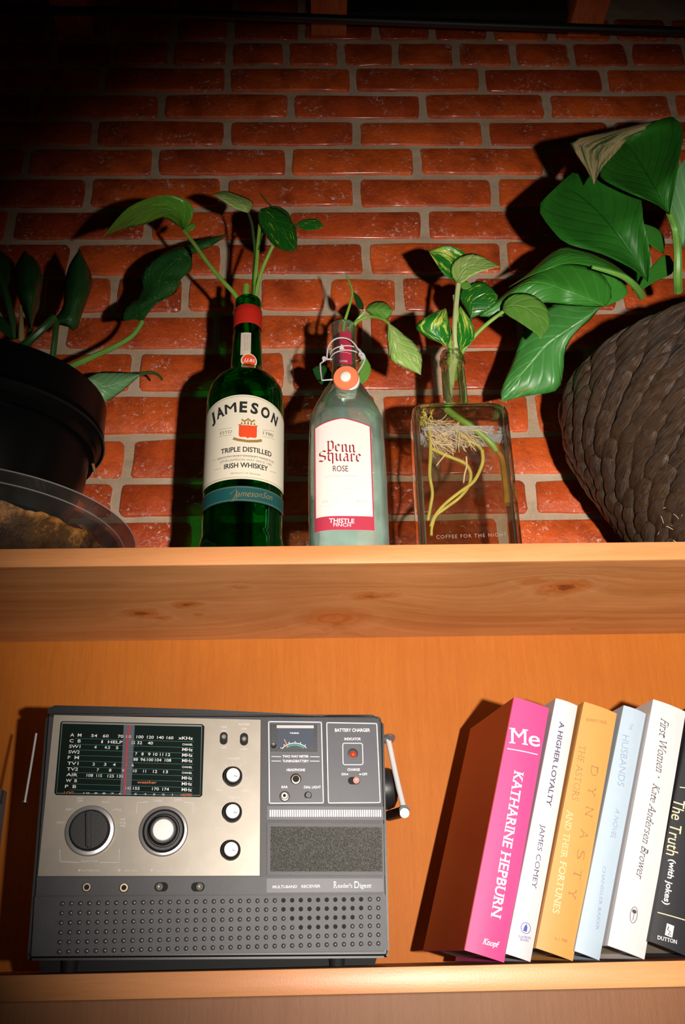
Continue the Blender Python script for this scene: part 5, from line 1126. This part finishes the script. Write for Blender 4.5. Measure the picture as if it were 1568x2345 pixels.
# lower grille with studs and holes
bm = BM(); prism(bm, RD, quadpts(RD, [(79, 2054), (884, 2049), (888, 2176), (72, 2190)]), -.0008, .0003); gl_ = obj('lower_grille', bm, M['grey_case'], rad_, 'dimpled dark lower grille with a patch of open holes')
bms, bmh = BM(), BM()
for r in range(6):
    for k in range(37):
        x = 866-k*(19.5+k*.018)-(0 if k < 2 else .5); u = (x-650)/-420
        y = (2062, 2082.5, 2103.5, 2124.5, 2145.5, 2166)[r]+max(-.5, u)*(6+r*1.0)
        xx = x+(r-2)*-1.2*max(0, u)
        if xx < 88: continue
        a, b = RD.px(xx, y)
        hole = 2 <= k <= 11 and r < 2 or r == 2 and 3 <= k <= 10 or r == 3 and 4 <= k <= 9
        if hole: lathe(bmh, P, a, b, [(5.2*px1, .0002), (5.2*px1, .0005)], 12)
        else: lathe(bms, P, a, b, [(5.4*px1, .0002), (4.8*px1, .0014), (3.0*px1, .0024), (1*px1, .0026)], 10)
obj('grille_studs', bms, plain('stud_plastic', (.075, .072, .078), .28), gl_, 'rows of small moulded studs', 'stuff'); obj('grille_holes', bmh, M['black_void'], gl_, 'rows of round open holes', 'stuff')
# side rods, thumb wheel
def tb(name, pts, r, mat, par=rad_, lab_=None, r2=None):
    bm = BM(); tube(bm, [at(*p) for p in pts], r, 12, 20, r2); return obj(name, bm, mat, par, lab_)
r1 = tb('side_arm', [(888, 1690, 1.02), (905, 1770, 1.01), (926, 1858, .995)], .0030, M['chrome'], lab_='bright metal handle arm on the right side')
tb('arm_end', [(926, 1856, .990), (912, 1862, 1.02), (890, 1868, 1.06)], .0055, M['black_plastic'], r1); tb('arm_cap', [(926, 1862, .985), (925.5, 1861.5, .990)], .0046, M['brass'], r1)
tb('arm_pivot', [(878, 1694, 1.025), (892, 1690, 1.02), (898, 1692, 1.018)], .0048, M['ring_metal'], r1)
r2_ = tb('side_arm', [(83, 1680, 1.0), (70, 1760, .99), (57, 1836, .985)], .0012, M['chrome'], lab_='thin bright handle arm on the left side')
tb('arm_cap', [(57, 1834, .983), (56.5, 1838, .983)], .0026, M['ring_metal'], r2_)
p_ = at(893, 1806, 1.035); bm = BM(); lathe(bm, lambda x, y, d: Vector((p_.x+d, p_.y+x, p_.z+y)), 0, 0, [(.021, -.012), (.0215, -.002), (.019, .004), (.013, .007)], 32); obj('thumb_wheel', bm, M['black_plastic'], rad_, 'black side thumb wheel')
# pale box at the left edge of the shelf
bm = BM(); q_ = at(17, 1810, 1.18); box(bm, XYZ, -.62, q_.x, ZC+.0003, at(0, 1780, 1.08).z, 1.08, 1.18, .001)
o = obj('storage_box', bm, M['paper_grey'], None, 'pale blue-grey box just visible at the left edge behind the radio', cat='box')

# ================================================================ books
z5 = lambda X_, Y_: (960+X_/2.579, 1560+Y_/2.579)
def book(name, label, TL, TR, BR, BL, mats, depth=.155, ang=9, Y0=.950, cover=None):
    cm, fm, pm2 = mats
    o = at(*z5(*BR), Y0); dz = ZC+.0012-o.z; o.z += dz
    ca_, sa_ = math.cos(math.radians(ang)), math.sin(math.radians(ang))
    S0 = plane(o, (ca_, sa_, 0), (0, 0, 1)); q = [S0.px(*z5(*p)) for p in (TL, TR, BR, BL)]
    # tilt of the spine in its own plane
    up = ((q[1][0]-q[2][0]+q[0][0]-q[3][0])/2, (q[1][1]-q[2][1]+q[0][1]-q[3][1])/2); H = math.hypot(*up); up = (up[0]/H, up[1]/H); ri = (up[1], -up[0])
    Wd = ((q[1][0]-q[0][0])*ri[0]+(q[1][1]-q[0][1])*ri[1]+(q[2][0]-q[3][0])*ri[0]+(q[2][1]-q[3][1])*ri[1])/2*.955
    U3 = S0.u*ri[0]+Vector((0, 0, 1))*ri[1]; V3 = S0.u*up[0]+Vector((0, 0, 1))*up[1]
    S = plane(o+Vector((0, 0, 0)), U3, V3); S.g = (-Wd/2, H/2)
    fS = S.f; bul = .0022
    S.f = lambda a, b, d: fS(a, b, d+bul*(1-((a+Wd/2)/(Wd/2))**2)) if -Wd <= a <= 0 else fS(a, b, d)
    root = thing(name, label, 'book', o+Vector((-Wd/2, .07, 0)), 'hardback books leaning on the lower shelf')
    bm = BM(); n = 10; th = .0022
    # spine, curved across, and two boards as one cover
    sec = [(-Wd+th, -depth), (-Wd, -depth)]+[(-Wd+Wd*i/n, bul*(1-(2*i/n-1)**2)) for i in range(n+1)]+[(0, -depth), (-th, -depth), (-th, -.003)]+[(-Wd+th, -.003)]
    lo = [bm.verts.new(fS(a, 0, d)) for a, d in sec]; hi = [bm.verts.new(fS(a, H, d)) for a, d in sec]; m = len(sec)
    for i in range(m): bm.faces.new((lo[i], lo[(i+1) % m], hi[(i+1) % m], hi[i]))
    bm.faces.new(lo); bm.faces.new(hi)
    c = obj('cover', bm, cm, root, sharp=30)
    if fm:
        bm = BM(); v = [bm.verts.new(fS(-Wd-.0003, b, d)) for b, d in ((.0004, -.0015), (H-.0004, -.0015), (H-.0004, -depth+.0005), (.0004, -depth+.0005))]; w = [bm.verts.new(fS(-Wd+.0001, b, d)) for b, d in ((.0004, -.0015), (H-.0004, -.0015), (H-.0004, -depth+.0005), (.0004, -depth+.0005))]
        for i in range(4): bm.faces.new((v[i], v[(i+1) % 4], w[(i+1) % 4], w[i]))
        bm.faces.new(v); obj('front_board', bm, fm, root, 'dark red front cover')
    bm = BM(); v = [bm.verts.new(fS(a, b, d)) for d in (-.0035, -depth+.006) for a, b in ((-Wd+th, .004), (-th, .004), (-th, H-.004), (-Wd+th, H-.004))]
    for q4 in ((0, 1, 2, 3), (4, 5, 6, 7), (0, 1, 5, 4), (1, 2, 6, 5), (2, 3, 7, 6), (3, 0, 4, 7)): bm.faces.new([v[i] for i in q4])
    obj('pages', bm, M['pages'], root, smooth=False)
    return root, c, S, Wd, H
M['pages'] = plain('pages', (.62, .55, .42), .7)
def b5(bm, S, s, p, q, h, **k): tpx(bm, S, s, z5(*p), z5(*q), h/2.579, **k)
LA = 8.2
def bmat(n_, c, r=.5): return plain(n_, c, r, grain=.05, gs=90, bump=.08, bs=1500, spec=.3)
B1, c, S, w, H = book('book', 'thick bright pink hardback lettered Me in white, leftmost of the row', (545, 120), (780, 155), (500, 1668), (268, 1608), (bmat('pink_jacket', (.60, .060, .205)), bmat('red_jacket', (.42, .040, .009), .45), None), depth=.150)
print('book', w, H)
bm = BM(); b5(bm, S, 'M', (530, 365), (640, 378), 92, serif=True, bold=.0); b5(bm, S, 'e', (645, 380), (712, 388), 92, serif=False, bold=.005)
b5(bm, S, 'KATHARINE HEPBURN', (562, 525), (422, 1390), 56, serif=True, bold=.012); b5(bm, S, 'Knopf', (372, 1550), (462, 1572), 34, serif=True, italic=.25, bold=.01)
lpx(bm, S, z5(518, 398), z5(697, 434), .0009); obj('lettering', bm, plain('book_white', (.85, .78, .80), .5), c)
B2, c, S, w, H = book('book', 'slim white hardback in small navy capitals between the pink and the tan book', (797, 122), (950, 150), (656, 1670), (516, 1630), (bmat('white_jacket', (.56, .51, .53)), None, None), depth=.145)
bm = BM(); b5(bm, S, 'A HIGHER LOYALTY', (830, 235), (748, 735), 28, serif=True, bold=.012); b5(bm, S, 'JAMES COMEY', (718, 845), (662, 1222), 28, serif=True, bold=-.005); obj('lettering', bm, plain('navy_print', (.05, .04, .10), .5), c)
bm = BM(); cc = S.px(*z5(628, 1458)); strip(bm, S, [(cc[0]+.0046*math.cos(t), cc[1]+.0046*math.sin(t)) for t in np.linspace(0, 2*math.pi, 25)[:-1]], .0005, .0004, True)
prism(bm, S, [(cc[0]-.002, cc[1]-.003), (cc[0]+.0014, cc[1]-.003), (cc[0]+.0014, cc[1]+.001), (cc[0], cc[1]+.0036), (cc[0]-.0016, cc[1]+.001)], .0002, .0004); b5(bm, S, 'FLATIRON', (586, 1514), (656, 1524), 14); b5(bm, S, 'BOOKS', (596, 1532), (644, 1540), 14); obj('publisher_mark', bm, plain('blue_mark', (.06, .07, .32), .5), c)
B3, c, S, w, H = book('book', 'light orange-tan hardback lettered DYNASTY in tall spaced capitals', (957, 150), (1176, 185), (906, 1656), (682, 1602), (bmat('tan_jacket', (.60, .27, .075)), None, None), depth=.145)
bm = BM(); b5(bm, S, 'THE ASTORS', (945, 375), (898, 700), 40, serif=True, bold=-.02); dy = [(1015, 530), (1000, 650), (985, 770), (955, 905), (935, 1025), (915, 1140), (885, 1255)]
for ch, (x, y) in zip('DYNASTY', dy): b5(bm, S, ch, (x, y-35), (x-9, y+22), 48, serif=True, bold=-.025)
b5(bm, S, "BONNY'S TALES", (985, 235), (1105, 255), 18); b5(bm, S, 'B. C. TREE', (800, 1528), (872, 1545), 18); obj('lettering', bm, plain('brown_gold_print', (.30, .14, .05), .4), c)
bm = BM(); b5(bm, S, 'AND THEIR', (872, 760), (832, 1040), 38, serif=True, bold=-.02); b5(bm, S, 'FORTUNES', (832, 1060), (785, 1365), 40, serif=True, bold=-.005); obj('pale_lettering', bm, plain('cream_print', (.82, .62, .34), .35), c)
B4, c, S, w, H = book('book', 'pale blue hardback lettered Husbands in faint grey', (1197, 156), (1352, 186), (1062, 1650), (921, 1602), (bmat('blue_jacket', (.37, .45, .53)), None, None), depth=.145)
bm = BM(); b5(bm, S, 'THE', (1243, 248), (1238, 285), 18); b5(bm, S, 'HUSBANDS', (1200, 315), (1168, 615), 42); b5(bm, S, 'A NOVEL', (1160, 750), (1128, 925), 28, italic=.2); b5(bm, S, 'CHANDLER BAKER', (1085, 1090), (1040, 1470), 18, serif=True); obj('lettering', bm, plain('pale_grey_print', (.25, .31, .40), .5), c)
B5, c, S, w, H = book('book', 'white hardback lettered First Women in black italic script', (1364, 130), (1580, 168), (1327, 1636), (1102, 1582), (bmat('white_jacket', (.60, .55, .55)), None, None), depth=.145)
bm = BM(); b5(bm, S, 'First Women', (1425, 215), (1395, 530), 52, serif=True, italic=.32, bold=-.01); b5(bm, S, 'Kate Andersen Brower', (1380, 600), (1278, 1152), 46, serif=True, italic=.32, bold=-.01)
cc = S.px(*z5(1412, 568)); prism(bm, S, [(cc[0]+.0008*math.cos(t), cc[1]+.0008*math.sin(t)) for t in np.linspace(0, 2*math.pi, 9)[:-1]], .0002, .0004)
cc = S.px(*z5(1265, 1380)); strip(bm, S, [(cc[0]+.0042*math.cos(t)*.8, cc[1]+.0072*math.sin(t)) for t in np.linspace(0, 2*math.pi, 25)[:-1]], .0005, .0004, True); strip(bm, S, [(cc[0], cc[1]-.005), (cc[0]+.0003, cc[1]+.003)], .0005); prism(bm, S, [(cc[0]+.0022*math.cos(t), cc[1]+.003+.0018*math.sin(t)) for t in np.linspace(0, 2*math.pi, 13)[:-1]], .0002, .0004)
obj('lettering', bm, plain('ink_print', (.06, .05, .05), .5), c)
B6, c, S, w, H = book('book', 'black hardback lettered The Truth (with jokes) in gold and white, cut by the right edge', (1600, 182), (1856, 222), (1606, 1640), (1353, 1584), (bmat('black_jacket', (.022, .022, .026)), None, None), depth=.145)
bm = BM(); b5(bm, S, 'The Truth', (1502, 690), (1455, 1020), 66, bold=.0); lpx(bm, S, z5(1536, 626), z5(1700, 650), .0009); lpx(bm, S, z5(1405, 1365), z5(1590, 1418), .0009); obj('gold_lettering', bm, plain('gold_cream', (.70, .55, .34), .4), c)
bm = BM(); b5(bm, S, '(with jokes)', (1480, 1050), (1440, 1315), 36, bold=.02); b5(bm, S, 'DUTTON', (1405, 1523), (1520, 1552), 22, serif=True, bold=.01)
a_, b_ = S.px(*z5(1476, 1472)); prism(bm, S, [(a_-.0035, b_-.0052), (a_+.0035, b_-.0052), (a_+.0035, b_+.0052), (a_-.0035, b_+.0052)], .0002, .0004); obj('white_lettering', bm, M['white_print'], c)
bm = BM(); strip(bm, S, [(a_-.0015, b_+.003), (a_-.002, b_), (a_+.001, b_-.001), (a_-.001, b_-.004), (a_+.002, b_-.0035)], .0009, .0006); obj('publisher_mark', bm, M['label_black'], c)
